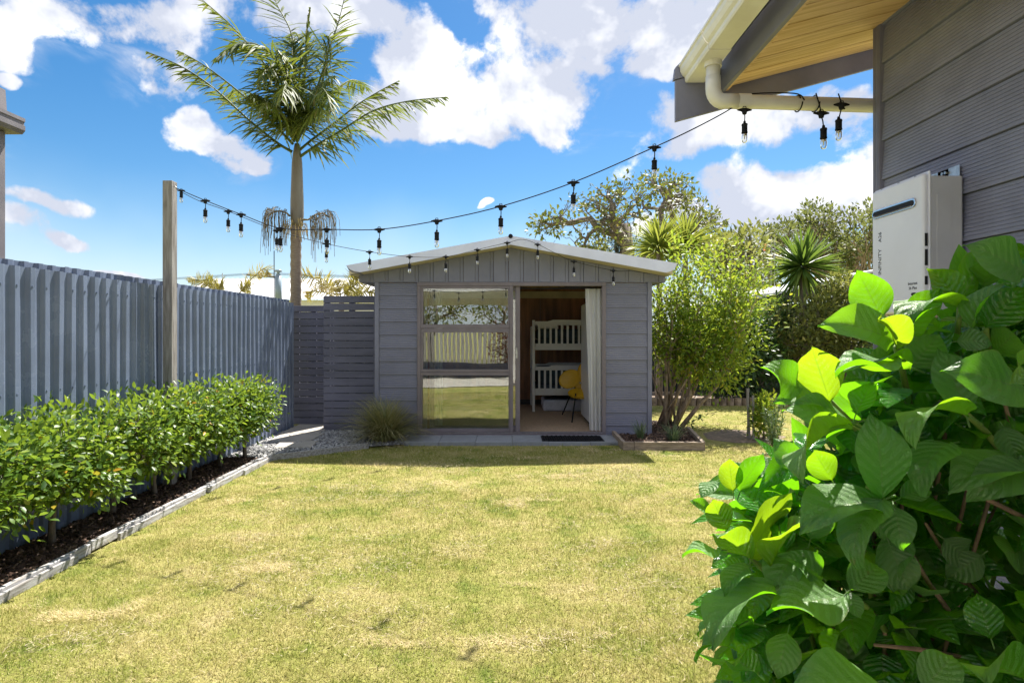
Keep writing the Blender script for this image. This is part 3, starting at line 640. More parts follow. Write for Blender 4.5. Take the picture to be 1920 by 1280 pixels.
for lo, (rt, rb, bt, bb) in enumerate(((600,609,644,656),(685,694,728,741))):
    for yy in (BF, BB-.02):
        m = MB(); zt1, zb1 = bz(rt), bz(rb)
        m.prism([(BX0+.055,zb1),(BX1-.055,zb1),(BX1-.055,zt1+.0),(BX0+.36,zt1+.006),(BX0+.28,zt1-.02),(BX0+.055,zt1-.02)] , 'y', yy, yy+.022); m.build('top_rail', M['bunk'], bk, bevel=.003)
        m = MB(); m.box(BX0+.055,BX1-.055,yy,yy+.024,bz(bb),bz(bt)); m.build('side_board', M['bunk'], bk, bevel=.003)
        nsl = 13
        for i in range(nsl):
            xx = BX0+.075+(BX1-BX0-.15)*(i+.5)/nsl
            m = MB(); m.box(xx-.018,xx+.018,yy+.004,yy+.018,bz(bt)-.003,bz(rb)+.003); m.build('slat', M['bunk'], bk)
    for x_ in (BX0+.012, BX1-.032):
        m = MB(); m.box(x_, x_+.02, BF+.036, BB-.032, bz(bb), bz(rt)-.10); m.build('end_panel', M['bunk'], bk)
    m = MB(); m.box(BX0+.07,BX1-.07,BF+.03,BB-.03,bz(bb)+.03,bz(bb)+.17); m.build('mattress', M['bedding'], bk, bevel=.03)
ct = thing('duvet', 'dark rumpled duvet on the upper bunk', 'duvet', (1.1,10.4,bz(640)))
m = MB(); m.box(BX0+.09,BX1-.2,BF+.05,BB-.06,bz(656)+.172,bz(656)+.36); m.build('cover', M['bedding'], ct, bevel=.06, seg=3)
m = MB(); m.box(BX0+.10,BX0+.45,BF+.06,BB-.1,bz(656)+.365,bz(656)+.45); m.build('pillow', M['bunk'], ct, bevel=.03, seg=3)
ct = thing('duvet', 'dark duvet lying on the lower bunk', 'duvet', (1.1,10.4,bz(728)))
m = MB(); m.box(BX0+.09,BX1-.2,BF+.05,BB-.06,bz(741)+.172,bz(741)+.46); m.build('cover', M['bedding'], ct, bevel=.06, seg=3)
bagm = MB(); bagm.box(.60,1.30,BF+.04,BB-.2,.042,.235)
prop(bagm.build('storage_bag', M['plastic_white'], bevel=.035, seg=3), 'flat white storage bag on the carpet under the lower bunk', 'bag')
# yellow petal-backed chair
ch = thing('chair', 'yellow petal backed chair with thin black legs beside the cupboard', 'chair', (1.05,9.2,.04))
def petal(cx, cy, cz, rx, rz, thick, tilt, roll, name):
    m = MB(); k, rr = 20, 5; vs = []; fs = []
    for s_ in (0, 1):
        for i in range(rr+1):
            for j in range(k):
                q = i/rr; a_ = 2*math.pi*j/k; u, v = rx*q*math.cos(a_), rz*q*math.sin(a_)
                w = .10*rx*(q*q)*1.5+(thick if s_ else 0)*(1-.6*q**4)
                p = Vector((u, -w if False else w, v)); p = Matrix.Rotation(tilt, 3, 'X') @ (Matrix.Rotation(roll, 3, 'Y') @ p); vs.append((cx+p.x, cy+p.y, cz+p.z))
    n1 = (rr+1)*k
    for s_ in (0, 1):
        for i in range(rr):
            for j in range(k):
                q = (s_*n1+i*k+j, s_*n1+i*k+(j+1) % k, s_*n1+(i+1)*k+(j+1) % k, s_*n1+(i+1)*k+j); fs.append(q if s_ else q[::-1])
    for j in range(k): fs.append((rr*k+j, rr*k+(j+1) % k, n1+rr*k+(j+1) % k, n1+rr*k+j))
    m.add(vs, fs); return m.build(name, M['yellow'], ch, smooth=True)
petal(1.12,9.05,.485,.20,.19,.03,math.radians(-72),0,'seat')
petal(.98,9.30,.66,.185,.145,.03,math.radians(-14),math.radians(-28),'back_petal')
petal(1.26,9.32,.76,.16,.20,.03,math.radians(-14),math.radians(10),'back_petal')
petal(1.16,9.34,.60,.12,.14,.025,math.radians(-14),0,'back_petal')
for a_, b_ in (((1.03,8.95,.46),(.955,8.80,.042)), ((1.0,9.25,.46),(.885,9.62,.042)), ((1.2,8.95,.46),(1.30,8.80,.042)), ((1.22,9.25,.46),(1.33,9.55,.042))):
    m = MB(); m.tube([a_, b_], .011, 6); m.build('leg', M['black'], ch)
cb = thing('cupboard', 'tall white cupboard standing sideways behind the curtain', 'cupboard', (1.45,8.8,.04))
m = MB(); m.box(1.165,1.70,8.32,9.26,.095,1.83); m.build('carcass', M['fridge'], cb, bevel=.012)
m = MB(); m.box(1.195,1.69,8.36,9.24,.042,.094); m.build('plinth', M['darkslot'], cb)
m = MB(); m.box(1.148,1.162,8.34,9.245,.11,1.81); m.build('door', M['fridge'], cb, bevel=.004)
m = MB(); m.lathe([(.004,0),(.012,.008),(.018,.022),(.012,.034)], (0,0,0), 10); o = m.build('knob', M['chrome'], cb, smooth=True); o.matrix_parent_inverse = Matrix.Translation(-cb.location); o.matrix_basis = Matrix.Translation((1.148,9.18,.60)) @ Matrix.Rotation(math.radians(-90),4,'Y')
def curtain(name, label, x0t, x1t, x0b, x1b, y, z0, z1, folds, amp, mat=M['curtain']):
    m = MB(); nu, nv = folds*8, 22; vs = []; fs = []
    for j in range(nv+1):
        t = j/nv; z = z1+(z0-z1)*t; a0, a1 = x0t+(x0b-x0t)*t, x1t+(x1b-x1t)*t
        for i in range(nu+1):
            u = i/nu; ph = u*folds*2*math.pi
            vs.append((a0+(a1-a0)*u+.006*math.sin(ph*2+t*3), y+amp*math.sin(ph+.6*math.sin(t*4+u*9))*(.55+.45*t)+.01*math.sin(t*7+u*3), z))
    for j in range(nv):
        for i in range(nu): fs.append((j*(nu+1)+i, j*(nu+1)+i+1, (j+1)*(nu+1)+i+1, (j+1)*(nu+1)+i))
    m.add(vs, fs); o = m.build(name, mat, smooth=True); return prop(o, label, 'curtain')
curtain('curtain', 'white curtain gathered at the right side of the open door', 1.045, 1.262, 1.105, 1.255, 7.97, .06, 1.985, 3, .028)
curtain('curtain', 'white curtain hanging behind the left side of the glass', -1.08, -.90, -1.07, -.90, 7.99, .06, 1.985, 4, .03)
curtain('curtain', 'narrow pale curtain edge at the far left of the glass', -1.17, -1.11, -1.17, -1.11, 8.02, .06, 1.985, 2, .02)
lamp = thing('ceiling_lamp', 'wide woven shade hanging from the cabin ceiling', 'lamp', (.55,9.3,2.2))
m = MB(); m.lathe([(.05,.11),(.25,.09),(.42,.02),(.44,-.03),(.41,-.03),(.24,.07),(.05,.10)], (.55,9.3,2.16), 24); m.build('shade', M['rattan'], lamp, smooth=True)
m = MB(); m.tube([(.55,9.3,2.26),(.55,9.3,2.44)], .006, 6); m.build('cord', M['black'], lamp)
# ------------------------------------------------------------------ the house on the right
ho = thing('house', 'grey weatherboard house corner at right with pine soffit under its eave', 'house', (2.4,1,0))
HX, HY, HYB = 2.14, 3.40, -1.2
def hboard(z0, z1):
    p = [(HX+.04, z0), (HX-.016, z0)]
    k = 12
    for g_ in range(1, k):
        t = g_/k; z = z0+(z1-z0)*t; x = HX-.016*(1-t)
        p += [(x, z-.0022), (x+.003, z-.0008), (x+.003, z+.0008), (x, z+.0022)]
    return p+[(HX, z1-.002), (HX, z1), (HX+.04, z1)]
SP = .2205
z = 1.4+(622-186)/1100*HX/715*1100-SP*13
while z < 3.6:
    if z > -.1:
        m = MB(); prof = hboard(z, z+SP-.004); m.prism([(y_, z_) for y_, z_ in prof], 'y', HYB, HY-.062); 
        # prism along y takes (x,z)
        m.build('weatherboard', M['house'], ho)
    z += SP
m = MB(); m.box(HX+.042, 5.5, HYB, HY-.012, .0, 3.0); m.build('wall_core', M['house'], ho)
m = MB(); m.box(HX-.024, HX+.06, HY-.060, HY, .0, 3.2)
for i in range(4): m.box(HX-.029, HX-.0242, HY-.054+i*.014, HY-.046+i*.014, .0, 3.2)
m.build('corner_trim', M['house_trim'], ho)
SS = .26; SX0, SZ0 = 1.385, 2.96
def zs(x, o=0): return SZ0+SS*(x-SX0)+o
ys_ = [3.755]
while ys_[-1] > -1.0: ys_.append(ys_[-1]-.186)
for b_, a_ in zip(ys_[:-1], ys_[1:]):
    m = MB(); m.prism([(SX0, zs(SX0)), (3.2, zs(3.2)), (3.2, zs(3.2,.018)), (SX0, zs(SX0,.018))], 'y', a_+.004, b_-.005); m.build('soffit_board', M['soffit'], ho)
m = MB(); m.prism([(SX0, zs(SX0,.0185)), (3.2, zs(3.2,.0185)), (3.2, zs(3.2,.03)), (SX0, zs(SX0,.03))], 'y', -1, 3.755); m.build('sarking', M['darkslot'], ho)
m = MB(); m.prism([(SX0+.001, zs(SX0)-.022), (SX0+.022, zs(SX0+.02)-.022), (SX0+.022, zs(SX0+.02)-.001), (SX0+.001, zs(SX0)-.001)], 'y', -1, 3.753); m.build('soffit_bead', M['soffit'], ho)
m = MB(); m.box(SX0-.027, SX0-.001, -1, 3.755, SZ0-.028, SZ0+.155); m.build('fascia', M['house_trim'], ho, bevel=.002)
# gable barge board
m = MB(); bx0, bx1 = 1.072, 3.4
m.prism([(bx0, 2.747), (bx1, 2.747+.27*(bx1-bx0)), (bx1, 3.03+.27*(bx1-bx0)), (bx0+.0, 3.01)], 'y', 3.758, 3.785); m.build('barge_board', M['house_trim'], ho, bevel=.002)
m = MB(); m.prism([(bx0-.012, 3.012), (bx0+.10, 3.04), (bx0+.10, 3.115), (bx0+.04, 3.135), (bx0-.002, 3.09)], 'y', 3.752, 3.79); m.build('barge_flashing', M['house_trim'], ho)
m = MB(); m.prism([(1.16, 3.115+.0), (3.4, 3.115+.26*2.24), (3.4, 3.15+.26*2.24), (1.16, 3.15)], 'y', -1.0, 3.80); m.build('roof', M['house'], ho)
# gutter: ogee profile in cream pvc, joint and drop outlet
gp = [(1.252,2.99),(1.135,2.99),(1.128,3.00),(1.128,3.022),(1.112,3.034),(1.098,3.06),(1.096,3.085),(1.088,3.09),(1.088,3.103),(1.10,3.103),(1.106,3.09),(1.106,3.06),(1.12,3.04),(1.136,3.028),(1.136,2.998),(1.244,2.998),(1.244,3.09),(1.252,3.09)]
m = MB(); m.prism(gp, 'y', -1.0, 3.30); gu = m.build('gutter', M['pvc'], ho)
m = MB(); m.prism([(a-.004 if a < 1.2 else a+.004, b-.004) for a, b in gp], 'y', 3.302, 3.50); m.build('outlet', M['pvc'], gu)
m = MB(); m.prism(gp, 'y', 3.502, 3.74); m.build('gutter_end', M['pvc'], gu)
m = MB(); m.prism([gp[0],gp[1],gp[2],gp[3],gp[4],gp[5],gp[6],gp[7],gp[8],(1.252,3.10)], 'y', 3.7405, 3.748); m.build('end_cap', M['pvc'], gu)
m = MB(); m.bar((1.05,.0,3.1035),(1.05,.01,3.1035),.001,.001) if False else m.box(1.255, SX0-.03, 2.2, 2.215, 3.03, 3.05); m.build('bracket', M['pvc'], gu)
# downpipe
dp = thing('downpipe', 'cream downpipe elbowing from the gutter across to the house corner', 'downpipe', (1.2,3.42,2.75))
DY = 3.452; px0 = 1.205
arc = [(px0, DY, 2.985), (px0, DY, 2.83)]+[(px0+.06*(1-math.cos(t)), DY, 2.83-.075*math.sin(t)) for t in (0.25,.5,.8,1.1,1.4,1.57)]+[(px0+.12, DY, 2.7548),(2.6, DY, 2.715)]
m = MB(); m.tube(arc, .040, 20); m.build('pipe', M['pvc'], dp, smooth=True)
m = MB(); m.tube([(px0, DY, 2.90), (px0, DY, 2.835)]+arc[2:8]+[(px0+.15, DY, 2.7538)], .0435, 20); m.build('elbow', M['pvc'], dp, smooth=True)
m = MB(); m.tube([(px0, DY, 2.992), (px0, DY, 2.955)], .050, 20); m.build('collar', M['pvc'], dp); m = MB(); m.tube([(px0+.145, DY, 2.7538), (px0+.215, DY, 2.7522)], .0455, 20); m.build('collar', M['pvc'], dp)

# water heater
wh = thing('water_heater', 'white wall mounted gas water heater on the grey house wall', 'water heater', (2.02,2.9,1.45))
HZ0, HZ1, HA, HB, HFX = 1.49, 2.14, 2.735, 3.125, 1.935
m = MB(); m.box(HFX+.030, HX-.022, HA-.004, HB+.004, HZ0+.006, HZ1-.012); m.build('body', M['heater_side'], wh, bevel=.008)
# front cover: rounded edges, in cross-section (x,y) lofted by a bevel
m = MB(); m.box(HFX, HFX+.030, HA, HB, HZ0, HZ1); m.build('front_cover', M['heater'], wh, bevel=.024, seg=4)
m = MB(); m.box(HFX+.024, HFX+.0295, HA-.008, HB+.008, HZ0-.004, HZ1+.010); m.build('flange', M['heater'], wh, bevel=.002)
m = MB(); m.box(HFX+.06, HX-.08, HA-.0065, HA-.0045, HZ0+.02, HZ1-.10); m.build('rib', M['heater_side'], wh)
def slot(y0, y1, z0, z1, x, k=8):
    r = (z1-z0)/2; zc = (z0+z1)/2
    return [(y0+r-r*math.sin(a), zc+r*math.cos(a)) for a in [math.pi*i/k for i in range(k+1)]]+[(y1-r+r*math.sin(a), zc-r*math.cos(a)) for a in [math.pi*i/k for i in range(k+1)]]
m = MB(); m.prism(slot(HA+.045, HB-.012, HZ1-.148, HZ1-.102, 0), 'x', HFX-.006, HFX-.0005); fl = m.build('flue_outlet', M['chrome'], wh, bevel=.002)
m = MB(); m.prism(slot(HA+.056, HB-.022, HZ1-.139, HZ1-.111, 0), 'x', HFX-.0075, HFX-.0062); m.build('flue_opening', M['darkslot'], fl)
m = MB(); m.tube([(HFX-.010, HA+.07, HZ1-.1375), (HFX-.010, HB-.03, HZ1-.1375)], .0035, 6); m.build('flue_bar', M['chrome'], fl)
m = MB(); m.prism(slot(HA+.048, HA+.082, HZ0+.083, HZ0+.097, 0), 'x', HFX-.0012, HFX-.0004); m.build('sight_hole', M['darkslot'], wh)
for z0, z1 in ((1.80,1.86),(1.71,1.785),(1.62,1.66)):
    m = MB(); m.box(HFX+.008, HFX+.020, HA-.0012, HA+.004, z0, z1); m.build('vent_slot', M['darkslot'], wh)
m = MB(); m.box(HX-.0205, HX-.0175, HB-.30, HB-.02, HZ1-.02, HZ1+.045); br = m.build('wall_bracket', M['steel'], wh)
for y_ in (HB-.27, HB-.05, HA+.10):
    m = MB(); m.tube([(HX-.021, y_, HZ1+.027), (HX-.031, y_, HZ1+.027)], .008, 6); m.build('bolt', M['steel'], wh)
m = MB(); m.box(HX-.0205, HX-.0175, HA+.02, HA+.16, HZ1-.02, HZ1+.045); m.build('wall_bracket', M['steel'], wh)
for y_ in (HA+.08, HA+.2, HB-.06):
    m = MB(); m.lathe([(.006,0),(.006,.004)], (HFX+.018, y_, HZ1+.0008), 8); m.build('screw', M['steel'], wh)
def text(s, size, mat, mtx, name, parent, ext=.0006):
    cu = bpy.data.curves.new(name, 'FONT'); cu.body = s; cu.size = size; cu.extrude = ext; cu.align_x = 'LEFT'
    t = bpy.data.objects.new(name, cu); COL.objects.link(t)
    dg = bpy.context.evaluated_depsgraph_get(); me = bpy.data.meshes.new_from_object(t.evaluated_get(dg)); bpy.data.objects.remove(t)
    me.name = name; me.transform(mtx); me.materials.clear(); me.materials.append(mat); return link(me, name, parent)
# writing runs upwards along the far edge of the cover, which faces -X: right of the text = up, up of the text = +Y... seen from -X
RT = Matrix(((0,0,-1,0),(0,1,0,0),(1,0,0,0),(0,0,0,1)))
text('Rinnai', .050, M['red_ink'], Matrix.Translation((HFX-.0005, HB-.085, HZ0+.045)) @ RT, 'lettering', wh)
text('INFINITY', .034, M['black_ink'], Matrix.Translation((HFX-.0005, HB-.082, HZ0+.205)) @ RT, 'lettering', wh)
text('A26', .032, M['black_ink'], Matrix.Translation((HFX-.0005, HB-.082, HZ0+.375)) @ RT, 'lettering', wh)
RH = Matrix(((0,0,-1,0),(-1,0,0,0),(0,1,0,0),(0,0,0,1)))
text('Internet', .020, M['black_ink'], Matrix.Translation((HFX-.0005, HA+.105, HZ0+.135)) @ RH, 'lettering', wh)
text('26 Plus', .020, M['black_ink'], Matrix.Translation((HFX-.0005, HA+.10, HZ0+.113)) @ RH, 'lettering', wh)
m = MB(); m.box(HFX+.02, HX-.03, HA+.01, HB-.01, HZ0-.02, HZ0-.001); m.build('base_cover', M['cream'], wh)
for i, (y_, mat) in enumerate(((HA+.06,'copper'),(HA+.14,'steel'),(HA+.22,'copper'),(HA+.31,'steel'))):
    m = MB(); m.tube([(HFX+.08, y_, HZ0-.021),(HFX+.08, y_, HZ0-.28),(HFX+.085, y_+.02, HZ0-.34),(HFX+.12, y_+.02, HZ0-.9)], .011, 8); p_ = m.build('pipe', M[mat], wh, smooth=True)
    m = MB(); m.tube([(HFX+.08, y_, HZ0-.06),(HFX+.08, y_, HZ0-.11)], .02, 6); m.build('fitting', M['steel'], p_)
    if i in (0, 2):
        m = MB(); m.box(HFX+.03, HFX+.066, y_-.012, y_+.012, HZ0-.10, HZ0-.075); m.build('valve_handle', M['brass'], p_, bevel=.004)

# ------------------------------------------------------------------ festoon lights
def bulb_unit(par, P, s=1.0, tilt=0.0, drop=.075):
    """moulded cable junction, short lead, socket and clear bulb hanging below P"""
    x, y, z = P; tx = tilt
    m = MB(); m.tube([(x-.045*s,y,z-.002),(x-.02*s,y,z-.001),(x,y,z-.004),(x+.02*s,y,z-.001),(x+.045*s,y,z-.002)], [.004*s,.011*s,.017*s,.011*s,.004*s], 8)
    m.lathe([(.013*s,-.028*s),(.017*s,-.012*s),(.012*s,.006*s)], (x,y,z), 8)
    m.tube([(x-.012*s,y,z+.006*s),(x-.008*s,y,z+.02*s),(x+.008*s,y,z+.02*s),(x+.012*s,y,z+.006*s)], .003*s, 5)
    b = Vector((x+tx*drop*s, y, z-drop*s)); m.tube([(x,y,z-.02*s), ((x+b.x)/2+.002,y,z-.045*s), b], .0035*s, 6)
    m.lathe([(.007*s,.014*s),(.009*s,.0),(.018*s,-.004*s),(.0195*s,-.012*s),(.0175*s,-.016*s),(.0175*s,-.052*s),(.0195*s,-.058*s),(.0185*s,-.064*s)], tuple(b), 12)
    h = m.build('lamp_holder', M['black'], par, smooth=False)
    m = MB(); m.lathe([(.014*s,-.0645*s),(.0175*s,-.074*s),(.0185*s,-.092*s),(.0175*s,-.108*s),(.012*s,-.120*s),(.004*s,-.124*s)], tuple(b), 12)
    m.build('bulb', M['bulb'], h, smooth=True)
    m = MB(); m.lathe([(.009*s,-.065*s),(.010*s,-.078*s),(.004*s,-.08*s),(.003*s,-.10*s),(.001*s,-.102*s)], tuple(b), 8); m.build('filament_post', M['chrome'], h, smooth=True)
def cable(par, pts, r=.0038):
    # densify with a smooth curve through the points
    pts = [Vector(p) for p in pts]; q = []
    for i in range(len(pts)-1):
        p0, p1, p2, p3 = pts[max(i-1,0)], pts[i], pts[i+1], pts[min(i+2,len(pts)-1)]
        for k in range(6):
            t = k/6; q.append(.5*((2*p1)+(-p0+p2)*t+(2*p0-5*p1+4*p2-p3)*t*t+(-p0+3*p1-3*p2+p3)*t**3))
    q.append(pts[-1]); m = MB(); m.tube(q, r, 5); return m.build('cable', M['black'], par, smooth=True)
def YA(px): return 3.979/(1+.407*(px-VX)/F)
sa = thing('string_lights', 'black festoon light string crossing from timber post to house downpipe', 'string lights', (-2.97,5.25,2.68))
A = [(328,351),(340,357),(385,376),(452,402),(526,428),(613,430),(711,430),(819,414),(939,387),(1075,342),(1227,276),(1300,242),(1372,203)]
PA = [at(px, py, YA(px)) for px, py in A]; PA[0] = Vector((-2.978,5.26,2.69))
PA += [Vector((1.40,3.452,2.793)), Vector((1.66,3.41,2.785)), Vector((1.715,3.395,2.74))]
cable(sa, PA)
for i in range(1, 11): bulb_unit(sa, PA[i], .92 if i > 1 else .75, drop=(.02 if i == 1 else .085))
bulb_unit(sa, at(1396,206,3.40), .92, drop=.085)
# two turns round the downpipe and the last two lamps
for xx in (1.70, 1.80):
    m = MB(); m.tube([(xx+.012*(t/6), 3.452+.046*math.sin(t), 2.741+.046*math.cos(t)-.0) for t in np.linspace(-1.2, 4.6, 16)], .0038, 5); m.build('cable_loop', M['black'], sa, smooth=True)
bulb_unit(sa, at(1540,212,3.38), 1.0, .15, .085); bulb_unit(sa, at(1578,196,3.38), 1.0, -.2, .085)
m = MB(); m.tube([at(1530,175,3.39), at(1536,195,3.38), at(1540,212,3.38)], .0038, 5); m.tube([at(1572,176,3.39), at(1576,188,3.38), at(1578,196,3.38), at(1584,205,3.38)], .0038, 5); m.build('cable_end', M['black'], sa)
sb = thing('string_lights', 'black festoon light string drooping from timber post to cabin gable', 'string lights', (-2.97,5.25,2.66))
Bp = [(328,353),(372,376),(428,396),(519,432),(612,457),(693,472),(768,481),(836,481),(895,468)]
def YB(px): # straight in plan from post to the gable front
    a = Vector((-2.98,5.25)); b = Vector(((900-VX)/F*7.47, 7.47)); k_ = (px-VX)/F
    t = (k_*a.y-a.x)/((b.x-a.x)-k_*(b.y-a.y)); return a.y+t*(b.y-a.y)
PB = [at(px, py, YB(px)) for px, py in Bp]; PB[0] = Vector((-2.978,5.262,2.68))
for px, py in ((951,455),(980,449),(1008,458),(1040,474),(1076,490),(1150,507),(1185,508),(1218,513)): PB.append(at(px, py, 7.49))
cable(sb, PB, .0032)
for i in (2,3,4,5,6,7,8,9,11,13,14): bulb_unit(sb, PB[i], .95, drop=.085)

# ------------------------------------------------------------------ palm behind the gate
pa = thing('palm_tree', 'tall feather palm with ringed trunk behind the slatted gate', 'palm tree', (-3.62,10,0))
PX_, PY_ = -3.62, 10.0
prof = []; N_ = 44
for i in range(N_+1):
    z = 3.20*i/N_; ring = .006*(1 if i % 2 else -1)
    prof.append((.098-.004*z+.05*math.exp(-z*2.2)+ring*.85, z))
m = MB(); m.lathe(prof, (PX_, PY_, 0), 18); m.build('trunk', M['trunk'], pa, smooth=True)
sp = [(.088,3.20),(.100,3.26),(.110,3.40),(.108,3.62),(.098,3.9),(.090,4.15),(.085,4.28),(.070,4.42),(.04,4.6)]
m = MB(); m.lathe(sp, (PX_+.02, PY_, 0), 18); m.build('crownshaft', M['crownshaft'], pa, smooth=True)
def frond(px_pts, dy, ll, n_=46, droop=.55, rk=.022, dryness=0.3, one=None, spread=1.0, start=.14, seed=0):
    """px_pts: course of the midrib from base to tip as seen at the palm's distance; dy: how far it leans away at the tip"""
    r_ = np.random.default_rng(seed); k = len(px_pts)
    pts = [at(x, y, PY_+dy*(i/(k-1))**1.3) for i, (x, y) in enumerate(px_pts)]
    q = []
    for i in range(k-1):
        p0, p1, p2, p3 = pts[max(i-1,0)], pts[i], pts[i+1], pts[min(i+2,k-1)]
        for j in range(8):
            t = j/8; q.append(.5*((2*p1)+(-p0+p2)*t+(2*p0-5*p1+4*p2-p3)*t*t+(-p0+3*p1-3*p2+p3)*t**3))
    q.append(pts[-1]); nq = len(q)
    m = MB(); m.tube(q, [rk*(1-.85*i/(nq-1)) for i in range(nq)], 6, r=.62); fr = m.build('frond', M['palm'], pa, smooth=True)
    P, D, Nn, L, R = [], [], [], [], []
    for s_ in (-1, 1):
        if one is not None and s_ != one and one != 0: keep = .25
        else: keep = 1
        for i in range(int(n_*1.35)):
            if r_.random() > keep*.88: continue
            t = start+(1-start)*(i+r_.random()*.5)/(n_*1.35); f_ = t*(nq-1); a = int(min(f_, nq-2)); p = q[a].lerp(q[a+1], f_-a)
            d = (q[a+1]-q[a]).normalized(); side = d.cross(Vector((0,-.35,1))).normalized()*s_
            v = d*(.55+.5*t)+side*spread*(1.05-.5*t)+Vector((0,0,-1))*droop*r_.uniform(.6,1.4)+Vector(r_.normal(0,.16,3))
            P.append(p); D.append(v); Nn.append(Vector((0,0,1))+side*.4+Vector(r_.normal(0,.25,3)))
            L.append(1.36*ll*(math.sin(math.pi*min(1,(t*.86+.14)))**.6)*r_.uniform(.5,1.15)); R.append(min(1,max(0,r_.beta(2,3)+dryness*(t*.6+.1)*r_.random()*1.4)))
    # leaflets: blades bending down at the tip
    T = np.array([(0,-.35,0),(0,.35,0),(.4,-.5,.03),(.4,.5,.03),(.75,-.38,-.01),(.75,.38,-.01),(1,0,-.09)]); Fq = [np.array([(4,5,6)]), np.array([(0,1,3,2),(2,3,5,4)])]
    o = cloud('leaflets', P, D, Nn, np.array(L), .030, M['palm'], np.array(R), fr, T, Fq); o['kind'] = 'stuff'
frond([(548,285),(520,268),(470,228),(400,165),(340,125),(275,97)], -.8, .30, 60, .55, .026, .55, spread=.35, seed=1)
frond([(549,270),(525,245),(480,200),(420,150),(375,118),(333,95)], .5, .40, 50, .5, .026, .5, spread=.4, seed=2)
frond([(550,262),(540,215),(515,150),(480,100),(430,45),(372,-6)], -.6, .46, 54, .55, .03, .45, seed=3)
frond([(552,255),(548,200),(530,140),(500,95),(455,80),(405,110)], -1.3, .55, 54, .45, .026, .15, seed=4)
frond([(553,250),(556,190),(552,120),(545,60),(520,10),(500,-40)], .6, .50, 46, .35, .026, .1, spread=1.1, seed=5)
frond([(556,250),(566,190),(572,130),(574,80),(578,40),(581,15)], .2, .16, 24, .0, .02, .7, spread=.25, seed=6)
frond([(557,262),(575,215),(600,150),(618,90),(635,40),(652,-30)], .3, .50, 54, .5, .028, .35, seed=7)
frond([(558,265),(580,215),(605,150),(612,100),(618,70),(612,140)], -.7, .50, 44, .8, .024, .5, seed=8)
frond([(558,285),(585,262),(625,232),(670,197),(710,172),(747,152)], .7, .36, 50, .55, .024, .55, spread=.5, seed=9)
frond([(557,298),(590,275),(640,245),(700,208),(765,190),(838,182)], -.7, .46, 56, .7, .026, .45, spread=.8, seed=10)
frond([(551,262),(545,225),(535,180),(520,140),(500,130),(485,160)], -1.6, .5, 50, .7, .026, .25, seed=11)
frond([(556,262),(566,225),(582,185),(598,165),(612,175),(622,210)], -1.6, .48, 50, .8, .026, .35, seed=12)
frond([(553,255),(552,215),(548,180),(540,160),(533,165),(528,190)], -2.0, .5, 50, .7, .024, .2, seed=13)
frond([(555,255),(558,200),(562,140),(565,100),(560,70),(552,60)], 1.6, .55, 50, .5, .024, .1, seed=14)
frond([(556,262),(580,230),(610,190),(640,160),(665,150),(690,165)], 1.8, .5, 46, .6, .024, .2, seed=15)
frond([(551,262),(530,235),(500,200),(470,175),(440,170),(420,185)], 1.8, .5, 46, .6, .024, .2, seed=16)
frond([(554,258),(556,215),(556,170),(554,130),(550,100),(546,80)], .2, .5, 46, .3, .024, .1, seed=17)
for q_, (pp_, dy_, dr_) in enumerate((([(552,262),(540,215),(524,170),(508,135),(500,118)],-.9,.8),([(553,262),(548,205),(540,150),(530,110),(520,92)],-1.3,.8),([(556,262),(562,205),(572,150),(586,110),(596,95)],-1.2,.8),
    ([(557,262),(572,215),(592,175),(612,150),(628,142)],-.9,.9),([(551,264),(530,225),(508,196),(486,180),(470,176)],-.7,.9),([(558,264),(580,232),(606,205),(632,190),(648,190)],-.6,.9),([(554,258),(553,205),(551,150),(548,100),(545,70)],.9,.6),
    ([(555,258),(560,205),(568,150),(580,100),(592,70)],1.1,.6),([(553,258),(546,205),(536,150),(522,105),(508,80)],1.0,.6),([(552,266),(538,232),(520,205),(503,192),(494,196)],-1.5,1.0),([(557,266),(570,232),(586,210),(602,202),(610,210)],-1.5,1.0))):
    q_ % 3 != 2 and frond(pp_, dy_, .46, 42, dr_, .020, .35, seed=30+q_)
# seed strands hanging in two tassels
def tassel(root, lobes, k, name='flower_strand'):
    m = MB(); R = random.Random(root[0])
    m.tube([at(*root, PY_-.1)]+[at(x, y, PY_-.16) for x, y in lobes], [.02]+[.014]*len(lobes), 6, r=.3)
    for i in range(k):
        t = R.random(); j = int(t*(len(lobes)-1)); x = lobes[j][0]+(lobes[j+1][0]-lobes[j][0])*R.random() if len(lobes) > 1 else lobes[0][0]
        y = lobes[j][1]+R.uniform(-6,4); dr = R.uniform(35,95)*(.7+.3*R.random()); sx = (x-root[0])*R.uniform(.05,.35)+R.uniform(-6,6)
        dy = R.uniform(-.28,.2); pts = []
        for q_ in range(7):
            u = q_/6; pts.append(at(x+sx*math.sin(u*1.5)+R.uniform(-1.2,1.2), y-10*math.sin(u*2.2)+dr*u*u, PY_-.12+dy*math.sin(u*1.5)))
        m.tube(pts, .0042, 3, r=R.random(), cap=False)
    m.build(name, M['strand'], pa)
tassel((543,405), [(538,400),(525,395),(512,398),(503,405)], 70)
tassel((567,412), [(578,412),(592,402),(606,400),(618,408)], 80)
m = MB(); R = random.Random(3)
for i in range(60):
    a = R.uniform(0,6.28); p = Vector((PX_+.12*math.cos(a), PY_+.12*math.sin(a), 3.16+R.uniform(-.05,.12)))
    m.tube([p, p+Vector((.05*math.cos(a)+R.uniform(-.02,.02), .05*math.sin(a), R.uniform(-.02,.05))), p+Vector((.08*math.cos(a), .08*math.sin(a), -R.uniform(.05,.2)))], .005, 3, r=R.random())
m.build('dry_fibre', M['straw'], pa)
